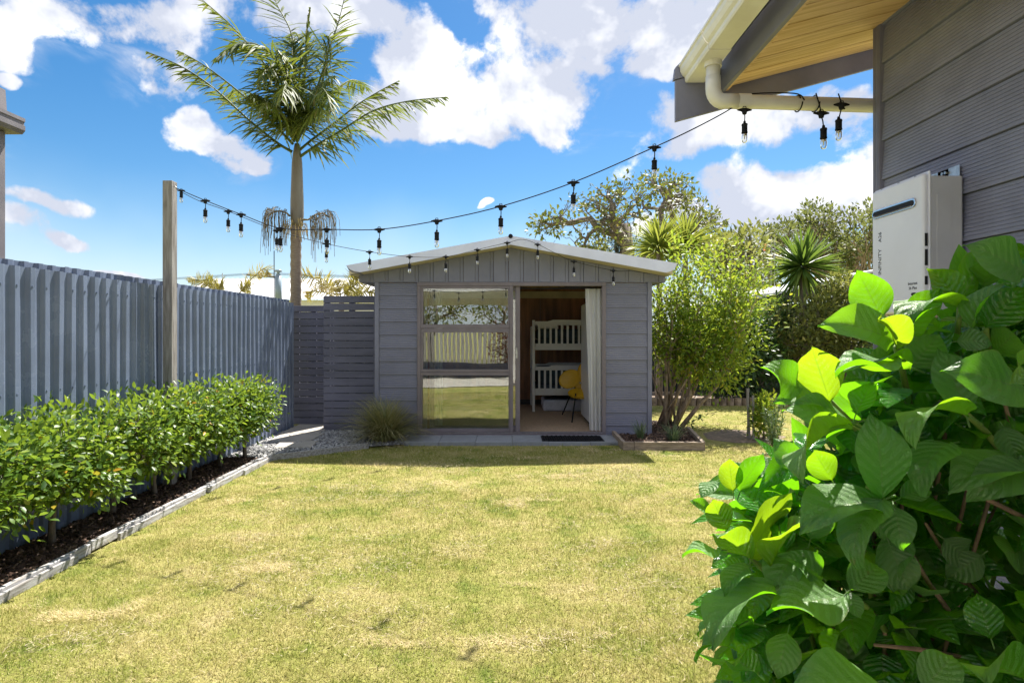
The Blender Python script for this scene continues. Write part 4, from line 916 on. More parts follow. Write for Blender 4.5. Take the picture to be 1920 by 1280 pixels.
# ------------------------------------------------------------------ trees and shrubs: limbs grown towards a set of crown points
def limbs(m, base, tips, r0, R, twist=.10, levels=7, fork=.42, gam=.46):
    tips = np.asarray(tips, float); total = len(tips); ends = []
    def grow(p, idx, d, lev):
        T = tips[idx]; c = T.mean(0)
        if len(idx) <= 2 or lev >= levels:
            for i in idx:
                q = Vector(tips[i]); mid = (p+q)/2+Vector(R.normal(0, twist*.5*(q-p).length+1e-6, 3)); mid.z += .08*(q-p).length
                ra = r0*(1/total)**gam; m.tube([p, mid, q], [ra*1.15, ra*.8, ra*.35], 4, r=R.random(), cap=False); ends.append((q, (q-mid).normalized()))
            return
        k = 2 if R.random() < .6 else 3
        cen = T[R.choice(len(T), k, replace=False)]
        for _ in range(5):
            lab = ((T[:, None]-cen[None])**2).sum(-1).argmin(1)
            cen = np.array([T[lab == j].mean(0) if (lab == j).any() else cen[j] for j in range(k)])
        for j in range(k):
            sub = idx[lab == j]
            if len(sub) == 0: continue
            q = p+(Vector(cen[j])-p)*R.uniform(fork*.8, fork*1.2); L = (q-p).length; q = q+Vector(R.normal(0, twist*L, 3))
            mid = (p+q)/2+Vector(R.normal(0, twist*L*.7, 3))+d*L*.12
            ra, rb = r0*(len(idx)/total)**gam, r0*(len(sub)/total)**gam
            m.tube([p, mid, q], [min(ra, rb*1.25), (min(ra, rb*1.25)+rb)/2, rb], 6 if rb > .03 else 4, r=R.random(), cap=False)
            grow(q, sub, (q-mid).normalized(), lev+1)
    grow(Vector(base), np.arange(total), Vector((0,0,1)), 0); return ends
def tufts(ends, k, spread, L, W, mat, R, parent, name='crown', up=.5, tmpl=T_LEAF, faces=F_LEAF, bias=0.0, smooth=False):
    n_ = len(ends)*k; C_ = np.repeat(np.array([tuple(e[0]) for e in ends]), k, 0); Dd = np.repeat(np.array([tuple(e[1]) for e in ends]), k, 0)
    P = C_+R.normal(0, spread, (n_,3)); D = unit(P-C_)*.9+Dd*.5+R.normal(0,.5,(n_,3)); D[:,2] += .05
    Nn = np.stack([R.normal(0,.5,n_), R.normal(0,.5,n_), np.full(n_, up+.3)],1)
    cl = np.repeat(R.normal(0,.13,len(ends)), k)
    rn = np.clip(R.beta(2,2.4,n_)+cl+bias, 0, 1)
    return cloud(name, P, D, Nn, R.uniform(L*.65, L*1.2, n_), R.uniform(W*.7, W*1.15, n_), mat, rn, parent, tmpl, faces, smooth)
def shell(R, n_, c, r, zmin=-1, inner=.55):
    v = unit(R.normal(0,1,(n_*4,3))); v = v[v[:,2] > zmin][:n_]
    return np.array(c)+v*np.array(r)*(R.uniform(inner**3,1,(len(v),1))**(1/3))

# hedge along the fence: eight shrubs on single stems
names = ['bushy green hedge shrub nearest the gate, last of the fence hedge', 'second hedge shrub from the gate along the fence', 'third hedge shrub from the gate, behind the timber post side',
         'fourth hedge shrub from the gate along the fence', 'fifth hedge shrub from the gate, stem bare above the bark', 'sixth hedge shrub from the gate along the fence',
         'seventh hedge shrub from the gate, cut by the left picture edge', 'hedge shrub at the extreme left edge, nearest the viewer']
for i, (x, y, top, rx) in enumerate([(-2.90,6.45,.70,.22),(-2.95,6.0,.72,.25),(-2.97,5.45,.73,.29),(-3.0,4.98,.72,.33),(-3.0,4.45,.73,.37),(-2.97,3.82,.74,.38),(-2.98,3.25,.75,.38),(-3.0,2.72,.76,.38)]):
    R = np.random.default_rng(40+i); t = thing('hedge_shrub', names[i], 'shrub', (x, y, .01), 'hedge shrubs along the steel fence')
    lo = .31 if i else .36
    tips = shell(R, 150, (x+.05, y, (top+lo)/2), (rx, .36, (top-lo)/2+.02), -.95, .35)
    tips = tips[tips[:,0] > -3.12]
    tips = np.concatenate([tips, np.stack([x+.08+R.uniform(-rx*.7,rx*.8,30), y+R.uniform(-.3,.3,30), top+R.uniform(-.06,.12,30)],1)])
    m = MB(); st = [Vector((x, y, .0)), Vector((x+R.normal(0,.012), y+R.normal(0,.012), .14)), Vector((x+.01, y, .27))]
    m.tube(st, [.026,.020,.018], 8, r=.5); ends = limbs(m, st[-1], tips, .018, R, .12, gam=.4); m.build('stem', M['bark'], t, smooth=True)
    tufts(ends, 19, .058, .054, .031, M['hedge'], R, t, 'crown', smooth=True)
# the tall yellow-green shrub at the cabin's right corner, many stems from the ground
R = np.random.default_rng(5)
t = thing('shrub_tree', 'tall yellow green multi stemmed shrub beside the right cabin wall', 'shrub', (2.45,8.75,0))
tips = np.concatenate([shell(R, 180, (2.85,8.75,1.55), (.74,.7,.92), -.9, .3), shell(R, 60, (3.25,8.7,1.6), (.45,.5,.65), -.9, .3), shell(R, 70, (2.5,8.7,1.4), (.40,.5,.8), -.9, .3),
   shell(R, 30, (3.1,8.6,.95), (.45,.5,.35), -.9, .3), shell(R, 46, (2.65,8.55,1.0), (.5,.45,.42), -.9, .3), shell(R, 22, (3.5,8.9,1.95), (.30,.4,.4), -.9, .3)])
tips = np.concatenate([tips, shell(R, 40, (2.9,8.75,1.6), (1.0,.8,1.12), -.3, .93)])
tips = tips[tips[:,0] > 2.02]
m = MB(); ends = []
stems = [(2.30,8.62),(2.36,8.75),(2.43,8.66),(2.50,8.80),(2.55,8.64),(2.42,8.92)]
targ = [(2.32,8.6,1.25),(2.55,8.8,1.5),(2.75,8.6,1.2),(3.15,8.8,1.35),(3.25,8.55,.85),(2.8,9.05,1.4)]
lab = np.array([min(range(6), key=lambda j: (tp[0]-targ[j][0])**2*2+(tp[1]-targ[j][1])**2+.25*(tp[2]-targ[j][2])**2) for tp in tips])
for j in range(6):
    a, b = Vector((*stems[j], 0)), Vector(targ[j]); b = a.lerp(b, .72); mid = a.lerp(b, .5)+Vector((R.normal(0,.04), R.normal(0,.04), .06))
    sub = tips[lab == j]
    if len(sub) < 3: continue
    r0 = .011+.0018*math.sqrt(len(sub)); m.tube([a, mid, b], [r0*1.5, r0*1.15, r0], 8, r=R.random()); ends += limbs(m, b, sub, r0, R, .10, gam=.42)
for j in range(9):
    a = Vector((2.4+R.normal(0,.09), 8.75+R.normal(0,.09), 0)); b = Vector((2.5+R.normal(0,.35), 8.7+R.normal(0,.2), R.uniform(.9,1.6))); m.tube([a, a.lerp(b,.5)+Vector(R.normal(0,.04,3)), b], [.02,.016,.008], 6, r=R.random())
m.build('stem', M['bark_pale'], t, smooth=True)
tufts(ends, 23, .12, .08, .040, M['shrub'], R, t, smooth=True)
# spreading tree behind the cabin, bare forked limbs with leaf rosettes at the tips
R = np.random.default_rng(11)
TY = 19.0; bx = at(1190,500,TY)
t = thing('spreading_tree', 'broad tree with forked grey limbs and sparse leaf clusters behind the cabin', 'tree', (bx.x, TY, 0))
def pxshell(n_, cx, cy, rx, ry, dy, inner=.75, lo=-.5):
    v = unit(R.normal(0,1,(n_*5,3))); v = v[v[:,2] > lo][:n_]; s_ = R.uniform(inner**3,1,(len(v),1))**(1/3); v = v*s_
    return np.array([tuple(at(cx+a*rx, cy-c*ry, TY+b*dy)) for a, b, c in v])
tips = np.concatenate([pxshell(250,1220,412,112,90,2.6), pxshell(90,1318,440,48,48,1.8,.7), pxshell(70,1090,420,66,56,1.9,.7), pxshell(44,1022,428,34,30,1.0,.6), pxshell(30,1140,380,50,40,1.4,.6), pxshell(20,1100,468,32,14,.8,.5), pxshell(40,1255,355,48,34,1.5,.6), pxshell(30,1330,480,28,26,1.2,.6)])
m = MB(); b0 = Vector((bx.x, TY, 0)); b1 = at(1188,520,TY)
m.tube([b0, b0.lerp(b1,.5), b1], [.36,.33,.30], 10, r=.5); ends = limbs(m, b1, tips, .28, R, .17, levels=9, fork=.46, gam=.50)
m.build('trunk', M['bark'], t, smooth=True)
tufts(ends, 5, .08, .17, .10, M['umbrella'], R, t, tmpl=T_DIA, faces=F_DIA, up=.3)
# conifer and dim foliage showing between
def simple_tree(name, label, cat, base, tips, r0, k, spread, L, Wd, mat, seed, bark='bark', grp=None, trunk_to=.35, tm=(T_DIA, F_DIA)):
    R_ = np.random.default_rng(seed); t_ = thing(name, label, cat, base, grp); m_ = MB(); b_ = Vector(base); c_ = Vector(np.mean(tips, 0)); q = b_.lerp(Vector((b_.x*.5+c_.x*.5, b_.y, c_.z)), trunk_to)
    m_.tube([b_, b_.lerp(q,.5), q], [r0*1.4, r0*1.15, r0], 7); e = limbs(m_, q, tips, r0, R_, .14, gam=.45); m_.build('trunk', M[bark], t_, smooth=True)
    tufts(e, k, spread, L, Wd, M[mat], R_, t_, tmpl=tm[0], faces=tm[1]); return t_
def blob(seed, parts, Y):
    R_ = np.random.default_rng(seed); o = []
    for n_, cx, cy, rx, ry, dy in parts:
        v = unit(R_.normal(0,1,(n_,3)))*R_.uniform(.35,1,(n_,1))**(1/2)
        o.append(np.array([tuple(at(cx+a*rx, cy-c*ry, Y+b*dy)) for a, b, c in v]))
    return np.concatenate(o)
def gp_(px, Y, dz=0): return ((px-VX)/F*Y, Y, dz)
simple_tree('conifer', 'blue green conifer behind the cabin roof at the spreading trunk', 'tree', gp_(1172,21), blob(3, [(70,1170,480,26,40,.6),(40,1165,440,14,30,.4)], 21), .12, 26, .16, .15, .03, 'conifer', 3)
simple_tree('roundhead_tree', 'low olive tree showing above the cabin roof, left of conifer', 'tree', gp_(1095,22), blob(4, [(40,1095,480,45,16,.8),(20,1130,470,20,18,.6)], 22), .10, 12, .2, .16, .09, 'olive_bush', 4)
far_trees = [('tall sparse gum tree with round top behind yucca', 1530, [(80,1532,418,40,34,2.5),(60,1540,470,60,40,3)], 26, 'tree_olive', 21),
 ('loose grey green tree left of the aerial mast', 1462, [(50,1462,448,34,30,2),(50,1430,500,45,50,2),(20,1420,540,30,30,1.5)], 24, 'tree_olive', 22),
 ('leafy tree rising behind the water heater', 1620, [(90,1618,440,48,55,3),(50,1590,495,55,40,2),(30,1650,410,25,30,2)], 25, 'tree_olive', 23),
 ('dense green tree between the gum and the heater', 1580, [(90,1575,480,60,45,2.5),(40,1545,500,45,35,2)], 28, 'olive_bush', 24),
 ('wispy tree behind the tall yellow shrub', 1390, [(50,1385,480,50,45,1.6),(30,1350,490,40,45,1.2)], 16, 'olive_bush', 25)]
for lb, px, prt, Y, mt, sd_ in far_trees:
    simple_tree('garden_tree', lb, 'tree', gp_(px, Y), blob(sd_, [(int(q[0]*.7), *q[1:]) for q in prt], Y), .16, 26, .17, .22, .10, mt, sd_, 'bark_pale' if Y > 23 else 'bark', 'trees beyond the back fence')
# sword-leaved heads
def rosette(parent, c, k, L, Wd, mat, R_, el=(-.5,1.4), bend=-.12, name='leaves', rb=0.0):
    az_ = R_.uniform(0,2*np.pi,k); e = R_.uniform(el[0],el[1],k); D = np.stack([np.cos(az_)*np.cos(e), np.sin(az_)*np.cos(e), np.sin(e)],1)
    Nn = np.stack([-np.cos(az_)*np.sin(e), -np.sin(az_)*np.sin(e), np.cos(e)],1)+R_.normal(0,.15,(k,3))
    T = np.array([(0,-.4,0),(0,.4,0),(.35,-.5,.02),(.35,0,-.015),(.35,.5,.02),(.7,-.34,bend*.35),(.7,0,bend*.35-.012),(.7,.34,bend*.35),(1,0,bend)])
    Fq = [np.array([(0,1,3),(5,6,8),(6,7,8)]), np.array([(0,3,2,2),(1,4,3,3)])[:0].reshape(0,4).astype(int), np.array([(2,3,6,5),(3,4,7,6)])]
    Fq = [np.array([(0,1,3),(0,3,2),(1,4,3),(5,6,8),(6,7,8)]), np.array([(2,3,6,5),(3,4,7,6)])]
    rn = np.clip(R_.beta(2,2,k)*.8+np.clip(-e,0,1)*.35+rb, 0, 1)
    return cloud(name, np.array(c)+D*.05, D, Nn, R_.uniform(L*.75,L*1.05,k), Wd, mat, rn, parent, T, Fq)
R = np.random.default_rng(8)
c = at(1505,500,12.5); t = thing('yucca_tree', 'spiky green yucca head rising in front of the dark fascia', 'yucca', (c.x,c.y,0))
m = MB(); m.tube([(c.x+.05,c.y,0),(c.x+.02,c.y,.8),tuple(c)], [.09,.08,.07], 8); m.build('trunk', M['bark'], t)
rosette(t, c, 220, .92, .060, M['yucca'], R, (-1.25,1.45), -.05)
t = None
for i, (px, py, lab_) in enumerate([(1235,470,'left head of the bright green cabbage tree pair above the shrub'), (1285,465,'right head of the bright green cabbage tree pair above the shrub')]):
    c = at(px, py, 12.2+.5*i); t = thing('cabbage_tree', lab_, 'cabbage tree', (c.x,c.y,0))
    m = MB(); m.tube([(c.x,c.y,0),(c.x+.03,c.y,1.2),tuple(c)], [.08,.07,.05], 8); m.build('trunk', M['bark'], t)
    rosette(t, c, 220, .84, .042, M['cabbage'], R, (-.55,1.5), -.22)
# bushes along the back border
bushes = [('glossy dark green bush below the yellow shrub', 1345, [(110,1345,670,75,80,.7)], 11.75, 'dark_bush', 31),
 ('large dark glossy bush with pale glints left of stakes', 1400, [(150,1405,680,62,75,.75),(60,1390,620,50,40,.5)], 11.9, 'dark_bush', 32),
 ('olive shrub under the yucca with pale flower tips', 1510, [(160,1505,620,75,60,.8),(60,1560,600,45,50,.6)], 12.3, 'olive_bush', 33),
 ('shadowed dark shrub behind the olive shrub', 1450, [(120,1445,620,60,60,.7)], 12.9, 'dark_bush', 34),
 ('tawny dry shrub against the dark fascia', 1585, [(80,1575,560,35,40,.5),(80,1590,640,55,60,.7)], 12.6, 'olive_bush', 35),
 ('round yellow green bush at the foot of the dark fascia', 1430, [(70,1425,605,45,30,.6)], 13.4, 'shrub', 36),
 ('dark evergreen at the far right of the back border', 1690, [(120,1690,640,80,90,.8)], 12.4, 'dark_bush', 37)]
for lb, px, prt, Y, mt, sd_ in bushes:
    simple_tree('border_bush', lb, 'bush', gp_(px, Y), blob(sd_, prt, Y), .045, 22, .11, .115, .05, mt, sd_, 'bark', None, .25, (T_LEAF, F_LEAF))
# back border: log edging, dark fence, neighbour's roofline
lg = thing('log_edging', 'low edging of upright timber logs around the back border', 'edging', (3.6,11.3,0))
for i in range(44):
    x = 1.9+i*.148; R2 = random.Random(i); m = MB(); k = 8; hh = .13+R2.uniform(-.012,.012); w = .073
    m.prism([(x+w*math.cos(a)*.98, 11.28+w*math.sin(a)+.02*math.sin(i*.4)) for a in [2*math.pi*j/k+.39 for j in range(k)]], 'z', -.03, hh); m.build('log', M['log'], lg, bevel=.006, seg=1)
sheet('soil_bed', [(1.9,11.32),(9.5,11.32),(9.5,14),(1.9,14)], -.004, M['dirt'])
sheet('soil_patch', [(2.62,7.7),(2.9,7.45),(3.4,7.5),(3.75,7.9),(3.6,8.4),(3.1,8.5),(2.7,8.15)], -.010, M['dirt'])
bf = thing('dark_fence', 'dark paling fence behind the back border bushes', 'fence', (5,13.7,0))
for i in range(60):
    x = 1.6+i*.152; m = MB(); m.box(x, x+.146, 13.7, 13.72, 0, 1.55); m.build('paling', M['darkfence'], bf)
bf = thing('dark_fence', 'dark paling fence added behind the slatted gate to darken its gaps', 'fence', (-2.2,9.45,0))
for i in range(19):  # added dark backdrop so the gaps between the slats read dark
    x = -4.6+i*.152; m = MB(); m.box(x, x+.146, 9.45, 9.47, 0, 1.72); m.build('paling', M['darkfence'], bf)
nh = thing('neighbour_house', 'low neighbour house with dark fascia and pale roof behind yucca', 'house', (8,16,0))
p0, p1 = at(1400,566,15), at(1640,508,15)
m = MB(); m.add([(p0.x,15,p0.z-.30),(p1.x,15,p1.z-.30),(p1.x,15,p1.z),(p0.x,15,p0.z),(p0.x,15.1,p0.z-.30),(p1.x,15.1,p1.z-.30),(p1.x,15.1,p1.z),(p0.x,15.1,p0.z)], [(0,1,2,3),(7,6,5,4),(0,4,5,1),(1,5,6,2),(2,6,7,3),(3,7,4,0)]); m.build('fascia', M['darkroof'], nh)
m = MB(); m.add([(p0.x-.1,14.9,p0.z+.002),(p1.x+.1,14.9,p1.z+.002),(p1.x+.1,14.9,p1.z+.06),(p0.x-.1,14.9,p0.z+.06),(p0.x-.1,22,p0.z+.002),(p1.x+.1,22,p1.z+.002),(p1.x+.1,22,p1.z+.06),(p0.x-.1,22,p0.z+.06)], [(0,1,2,3),(7,6,5,4),(0,4,5,1),(1,5,6,2),(2,6,7,3),(3,7,4,0)]); m.build('roof', M['tin'], nh)
m = MB(); m.box(p0.x+.2,p1.x+4,15.12,21.5,0,p0.z-.05); m.build('wall', M['neigh'], nh)
# aerial mast
am = thing('aerial_mast', 'thin pale lattice aerial mast with a red fitting by the yucca', 'aerial', gp_(1447,20))
a0, a1 = at(1447,600,20), at(1449,445,20)
for dx in (-.05,.07):
    m = MB(); m.tube([(a0.x+dx,20,0),(a1.x+dx,20,a1.z)], .012, 5); m.build('rod', M['steel'], am)
m = MB(); 
for px, py, w in ((1440,462,.5),(1452,470,.35)): 
    c = at(px,py,20); m.bar((c.x-w/2,20,c.z),(c.x+w/2,20.02,c.z),.014,.014)
m.build('crossbar', M['steel'], am)
c = at(1434,464,20); m = MB(); m.lathe([(.02,-.1),(.06,-.08),(.06,.1),(.03,.14)], tuple(c), 8); m.build('red_fitting', M['orange'], am)
# young plants and stakes on the back lawn
def stake(px, py0, py1, Y, label, w=.022, tilt=0):
    a, b = at(px, py0, Y), at(px+tilt, py1, Y); t_ = thing('garden_stake', label, 'stake', (a.x, Y, 0)); m_ = MB(); m_.bar((a.x,Y,-.02),(b.x,Y,b.z),w,w); m_.build('stake', M['timber'], t_)
stake(1405,822,728,7.75,'bent reddish stick stake beside the young yellow shrub',.026,-4); stake(1401,810,728,7.8,'thin bamboo stake crossing the stick by the young shrub',.012,3); stake(1413,820,741,7.7,'straight square timber stake by the young yellow shrub',.024,-1)
simple_tree('young_shrub', 'young yellow green shrub beside the garden stakes', 'shrub', gp_(1432,7.7), blob(51, [(40,1432,785,22,30,.2),(20,1440,765,20,14,.15)], 7.7), .012, 12, .05, .085, .036, 'shrub', 51, 'bark', None, .3, (T_LEAF, F_LEAF))
R = np.random.default_rng(61)
t = thing('rosemary_plant', 'upright needle leaved plant between stakes and hydrangea', 'plant', gp_(1452,7.0)); m = MB(); P=[];D=[];
for j in range(9):
    a = Vector(gp_(1450,7.0)); b = at(1452+R.normal(0,13), 745+abs(R.normal(0,26)), 7.0+R.normal(0,.1)); m.tube([a, a.lerp(b,.5)+Vector((R.normal(0,.02),0,.02)), b], .005, 4)
    for q in range(70):
        u = R.random()**.8; P.append(a.lerp(b, u)); D.append((b-a).normalized()*.7+Vector(R.normal(0,.6,3)))
m.build('stem', M['greenstem'], t); cloud('foliage', P, D, R.normal(0,1,(len(P),3)), .075, .010, M['sedge'], R.beta(2,2,len(P)), t, T_BLADE, F_BLADE)
# planter bed at the cabin's corner
bd = thing('planter_bed', 'low timber edged planting bed at the right cabin corner', 'planter', (1.9,7.5,0))
def timber(a, b, w=.045, h=.10):
    m_ = MB(); m_.bar((*a, h/2-.012), (*b, h/2-.012), w, h); m_.build('timber', M['sleeper'], bd, bevel=.004)
timber((1.37,7.02),(1.50,7.02)); timber((1.505,7.02),(2.33,7.0)); timber((2.335,7.025),(2.50,8.15)); timber((1.385,7.045),(1.40,7.80))
sheet('soil', [(1.41,7.045),(2.31,7.03),(2.47,8.2),(2.3,9.1),(1.95,9.1),(1.93,7.83),(1.41,7.83)], .028, M['mulch'])
chips('bark_chips', [(1.42,7.05),(2.30,7.04),(2.46,8.2),(2.4,8.9),(1.95,8.9),(1.93,7.82),(1.42,7.82)], 2600, .034, M['chip'])
def clump(name, label, cat, px, Y, k, L, Wd, mat, seed, el=(.5,1.5), spread=.05, bend=-.35, z=.03):
    R_ = np.random.default_rng(seed); x = (px-VX)/F*Y; t_ = thing(name, label, cat, (x, Y, z)); az_ = R_.uniform(0,2*np.pi,k); e = R_.uniform(el[0],el[1],k)
    D_ = np.stack([np.cos(az_)*np.cos(e), np.sin(az_)*np.cos(e), np.sin(e)],1); rr = R_.uniform(0,spread,k)
    P_ = np.stack([x+np.cos(az_)*rr, Y+np.sin(az_)*rr, np.full(k,z)],1); Nn_ = np.stack([-np.cos(az_)*np.sin(e), -np.sin(az_)*np.sin(e), np.cos(e)],1)+R_.normal(0,.2,(k,3))
    T = np.array([(0,-.5,0),(0,.5,0),(.4,-.45,.05),(.4,.45,.05),(.75,-.3,bend*.35+.03),(.75,.3,bend*.35+.03),(1,0,bend)]); Fq = [np.array([(4,5,6)]), np.array([(0,1,3,2),(2,3,5,4)])]
    cloud('blades', P_, D_, Nn_, R_.uniform(L*.55,L*1.1,k), Wd, M[mat], np.clip(R_.beta(2,2,k)+.25*(1-e/1.5),0,1), t_, T, Fq); return t_
clump('sedge_plant', 'small grey green sedge at the left of the planting bed', 'plant', 1201, 7.45, 90, .30, .006, 'sedge', 71, (.8,1.5), .05, -.1, .04)
clump('sedge_plant', 'small spreading sedge in the middle of the planting bed', 'plant', 1262, 7.30, 110, .28, .007, 'sedge', 72, (.6,1.5), .06, -.15, .04)
clump('tussock_grass', 'large drooping tawny tussock grass left of the glass door', 'tussock', 722, 7.52, 1700, .64, .007, 'tussock', 73, (.42,1.5), .13, -.40, .0)
R = np.random.default_rng(74); t = thing('seedling', 'leggy seedling leaning out of the planting bed over the lawn', 'plant', (2.15,7.5,.03)); m = MB()
a, b, c2 = Vector((2.08,7.5,.03)), at(1295,795,7.45), at(1312,780,7.4); m.tube([a, a.lerp(b,.5)+Vector((0,0,.02)), b, c2], .004, 4); m.build('stem', M['bark'], t)
ee = [(b, Vector((1,0,.2))), (c2, Vector((1,0,.3))), (c2+Vector((.05,0,.02)), Vector((1,0,-.2))), (at(1303,792,7.4), Vector((.6,0,-.6)))]
tufts(ee, 5, .03, .075, .05, M['dark_bush'], R, t, 'foliage')

# ------------------------------------------------------------------ beyond the fence on the left
nr = thing('far_house', 'long low house with pale corrugated roof beyond the fence', 'house', (-6,20,0))
za, zb_ = at(600,549,20).z, at(600,561,20).z
m = MB(); k = 90; prof = []
for i in range(k+1): prof.append((-11.5+i*.10, .018*(i % 2)))
vs = [(x, 19.0, zb_-.06+o) for x, o in prof]+[(x, 23.0, za+.75+o) for x, o in prof]; m.add(vs, [(i, i+1, k+2+i, k+1+i) for i in range(k)]); m.build('roof', M['tin'], nr)
m = MB(); m.box(-11.3,-2.7,19.3,26,0,zb_-.07); m.build('wall', M['white'], nr)
fl = thing('flue_pipe', 'blue grey round flue pipe with cowl beside the palm trunk', 'flue', (-7.1,18.2,0))
c0, c1 = at(522,575,18.2), at(522,517,18.2)
m = MB(); m.tube([tuple(c0), tuple(c1)], .105, 14); m.build('pipe', M['flue'], fl, smooth=True)
m = MB(); m.lathe([(.07,0),(.07,.05),(.04,.06),(.04,.10),(.11,.11),(.11,.17),(.10,.18)], tuple(c1), 14); m.build('cowl', M['flue'], fl)
m = MB(); m.lathe([(.22,-.12),(.12,.0)], tuple(c0), 14); m.build('base', M['flue'], fl)
pp = thing('power_pole', 'timber power pole with crossarm and wires beyond the fence', 'power pole', (at(488,0,38).x,38,0))
x = pp.location.x; zt_ = at(488,512,38).z
m = MB(); m.tube([(x,38,0),(x,38,zt_)], [.16,.12], 8); m.build('pole', M['bark'], pp)
m = MB(); m.bar((x-.92,38.1,zt_-.1),(x+.95,38.1,zt_-.25),.10,.12); m.build('crossarm', M['bark'], pp)
m = MB(); m.bar((x-.2,38.1,zt_-.95),(x+.75,38.1,zt_-1.05),.07,.08); m.build('lower_crossarm', M['bark'], pp)
for dx, dz in ((-.8,0),(-.4,-.03),(.45,-.13),(.85,-.16)):
    m = MB(); m.lathe([(.03,0),(.05,.03),(.03,.08),(.04,.12),(.02,.16)], (x+dx,38.1,zt_-.05+dz), 6); m.build('insulator', M['white'], pp)
m = MB()
for i, dz in enumerate((.05,.0,-.05,-.9,-1.05,-1.3)):
    m.tube([(x-30,42,zt_+dz-.2),(x-12,40,zt_+dz-.5),(x,38.1,zt_+dz),(x+14,38,zt_+dz-.5),(x+30,38,zt_+dz-.3)], .012, 3)
m.build('wires', M['black'], pp)['kind'] = 'stuff'
w_ = thing('pole_stay', 'thin dark upright rod just left of the flue', 'rod', (at(514,0,16).x,16,0)); c = at(514,470,16); m = MB(); m.tube([(c.x,16,0),tuple(c)], .012, 5); m.build('rod', M['black'], w_)
an = thing('tv_aerial', 'slim television aerial standing above the fence', 'aerial', (at(417,0,17).x,17,0)); c = at(417,512,17)
m = MB(); m.tube([(c.x,17,0),tuple(c)], .014, 5); m.build('mast', M['steel'], an)
m = MB(); 
for py, w in ((527,.55),(533,.9),(541,1.0)): q = at(417,py,17); m.bar((q.x-w*.3,17,q.z),(q.x+w,17,q.z),.012,.012)
for dx in (-.2,.15,.45,.8): q = at(417,534,17); m.bar((q.x+dx,17,q.z-.25),(q.x+dx,17,q.z+.12),.01,.01)
m.build('elements', M['steel'], an)
def young_palm(label, fr, Y, seed, z0px):
    t_ = thing('young_palm', label, 'palm', gp_(fr[0][0][0], Y)); R_ = np.random.default_rng(seed); b_ = at(fr[0][0][0], fr[0][0][1], Y)
    m_ = MB(); m_.tube([(b_.x,Y,0),tuple(b_)], [.09,.05], 8); m_.build('trunk', M['trunk'], t_)
    for f_, dry in fr:
        pass
    for fi, (pts_, dry) in enumerate(z0px):
        q = [at(a_, b2, Y+.25*math.sin(i+fi)) for i, (a_, b2) in enumerate(pts_)]; qq = []
        for i in range(len(q)-1):
            for j in range(5): qq.append(q[i].lerp(q[i+1], j/5))
        qq.append(q[-1]); m_ = MB(); m_.tube(qq, [.014*(1-.8*i/len(qq)) for i in range(len(qq))], 5, r=.7); fo = m_.build('frond', M['drypalm'], t_)
        P_, D_, N_2, L_ = [], [], [], []
        for i in range(76):
            u = .18+.82*i/76; f_ = u*(len(qq)-1); a_ = int(min(f_, len(qq)-2)); p = qq[a_].lerp(qq[a_+1], f_-a_); d = (qq[a_+1]-qq[a_]).normalized(); s_ = d.cross(Vector((0,-1,.2))).normalized()*(1 if i % 2 else -1)
            P_.append(p); D_.append(d*.7+s_+Vector((0,0,-.35))+Vector(R_.normal(0,.15,3))); N_2.append(R_.normal(0,.4,3)+np.array([0,-.6,.6])); L_.append(.30*math.sin(math.pi*min(1,u*.85+.15))**.6*R_.uniform(.7,1.1))
        o = cloud('leaflets', P_, D_, N_2, np.array(L_), .020, M['drypalm'], np.clip(R_.beta(2,2,len(P_))*.8+dry,0,1), fo, T_BLADE, F_BLADE); o['kind'] = 'stuff'
young_palm('small sunlit palm tuft just above the fence top', [((405,552),0)], 13, 1, [([(405,552),(390,535),(370,524),(352,526)],.3),([(405,552),(396,530),(385,524),(375,528)],.1),([(405,552),(402,532),(396,525)],0),([(405,552),(410,538),(418,534)],.1)])
young_palm('dry palm frond arching over the fence below the pole', [((448,550),0)], 13, 2, [([(448,550),(462,532),(480,515),(494,503),(502,508),(503,516)],.45),([(448,550),(458,540),(470,532)],.1)])
young_palm('bright young palm behind the slatted screen', [((640,562),0)], 11.5, 3, [([(640,562),(615,540),(590,522),(566,514),(545,520)],.5),([(640,562),(625,542),(608,524),(600,520)],.25),([(640,562),(655,540),(665,522),(668,515)],0),([(640,562),(652,545),(672,530),(688,524)],.05),([(640,562),(636,540),(628,526)],.3),([(640,562),(610,548),(585,545),(572,556)],.5),([(640,562),(665,550),(690,546),(706,550)],.1),([(640,562),(660,556),(678,555)],.1)])

# ------------------------------------------------------------------ behind the viewer (seen mirrored in the cabin glass)
vf = thing('paling_fence', 'grey paling fence across the yard, mirrored in the cabin glass', 'fence', (-1,-7.5,0))
for i in range(34):
    x = -4.4+i*.17; m = MB(); m.box(x, x+.12, -7.52, -7.50, .05, 1.62+.05*math.sin(i*3)); m.build('paling', M['timber'], vf)
vr = thing('verandah', 'pale verandah roof mirrored in the top cabin pane', 'verandah', (0,-2.2,0))
m = MB(); m.prism([(-.9,2.62),(-5.2,2.35),(-5.2,2.40),(-.9,2.67)], 'x', -3.1, 3.2); m.build('roof', M['white'], vr)
m = MB(); m.box(-3.1,3.2,-.898,-.86,2.56,2.70); m.build('fascia', M['white'], vr)
for x in (-2.9, .12, 3.0):
    m = MB(); m.box(x,x+.09,-1.08,-.99,.0065,2.60); m.build('post', M['white'], vr)
prop((lambda mm: mm.build('patio_wall', M['shed']))((lambda mm: mm.box(-3.1,2.0,-3.2,-3.1,.007,.42))(MB())), 'low dark wall at the patio edge, mirrored in the glass', 'wall')
R_ = np.random.default_rng(90)
simple_tree('red_shrub', 'dark red leaved shrub mirrored in the middle cabin pane', 'shrub', (-.1,-5.5,0), shell(R_, 70, (-.1,-5.5,1.0), (.55,.5,.7)), .03, 16, .1, .1, .05, 'red_shrub', 91)
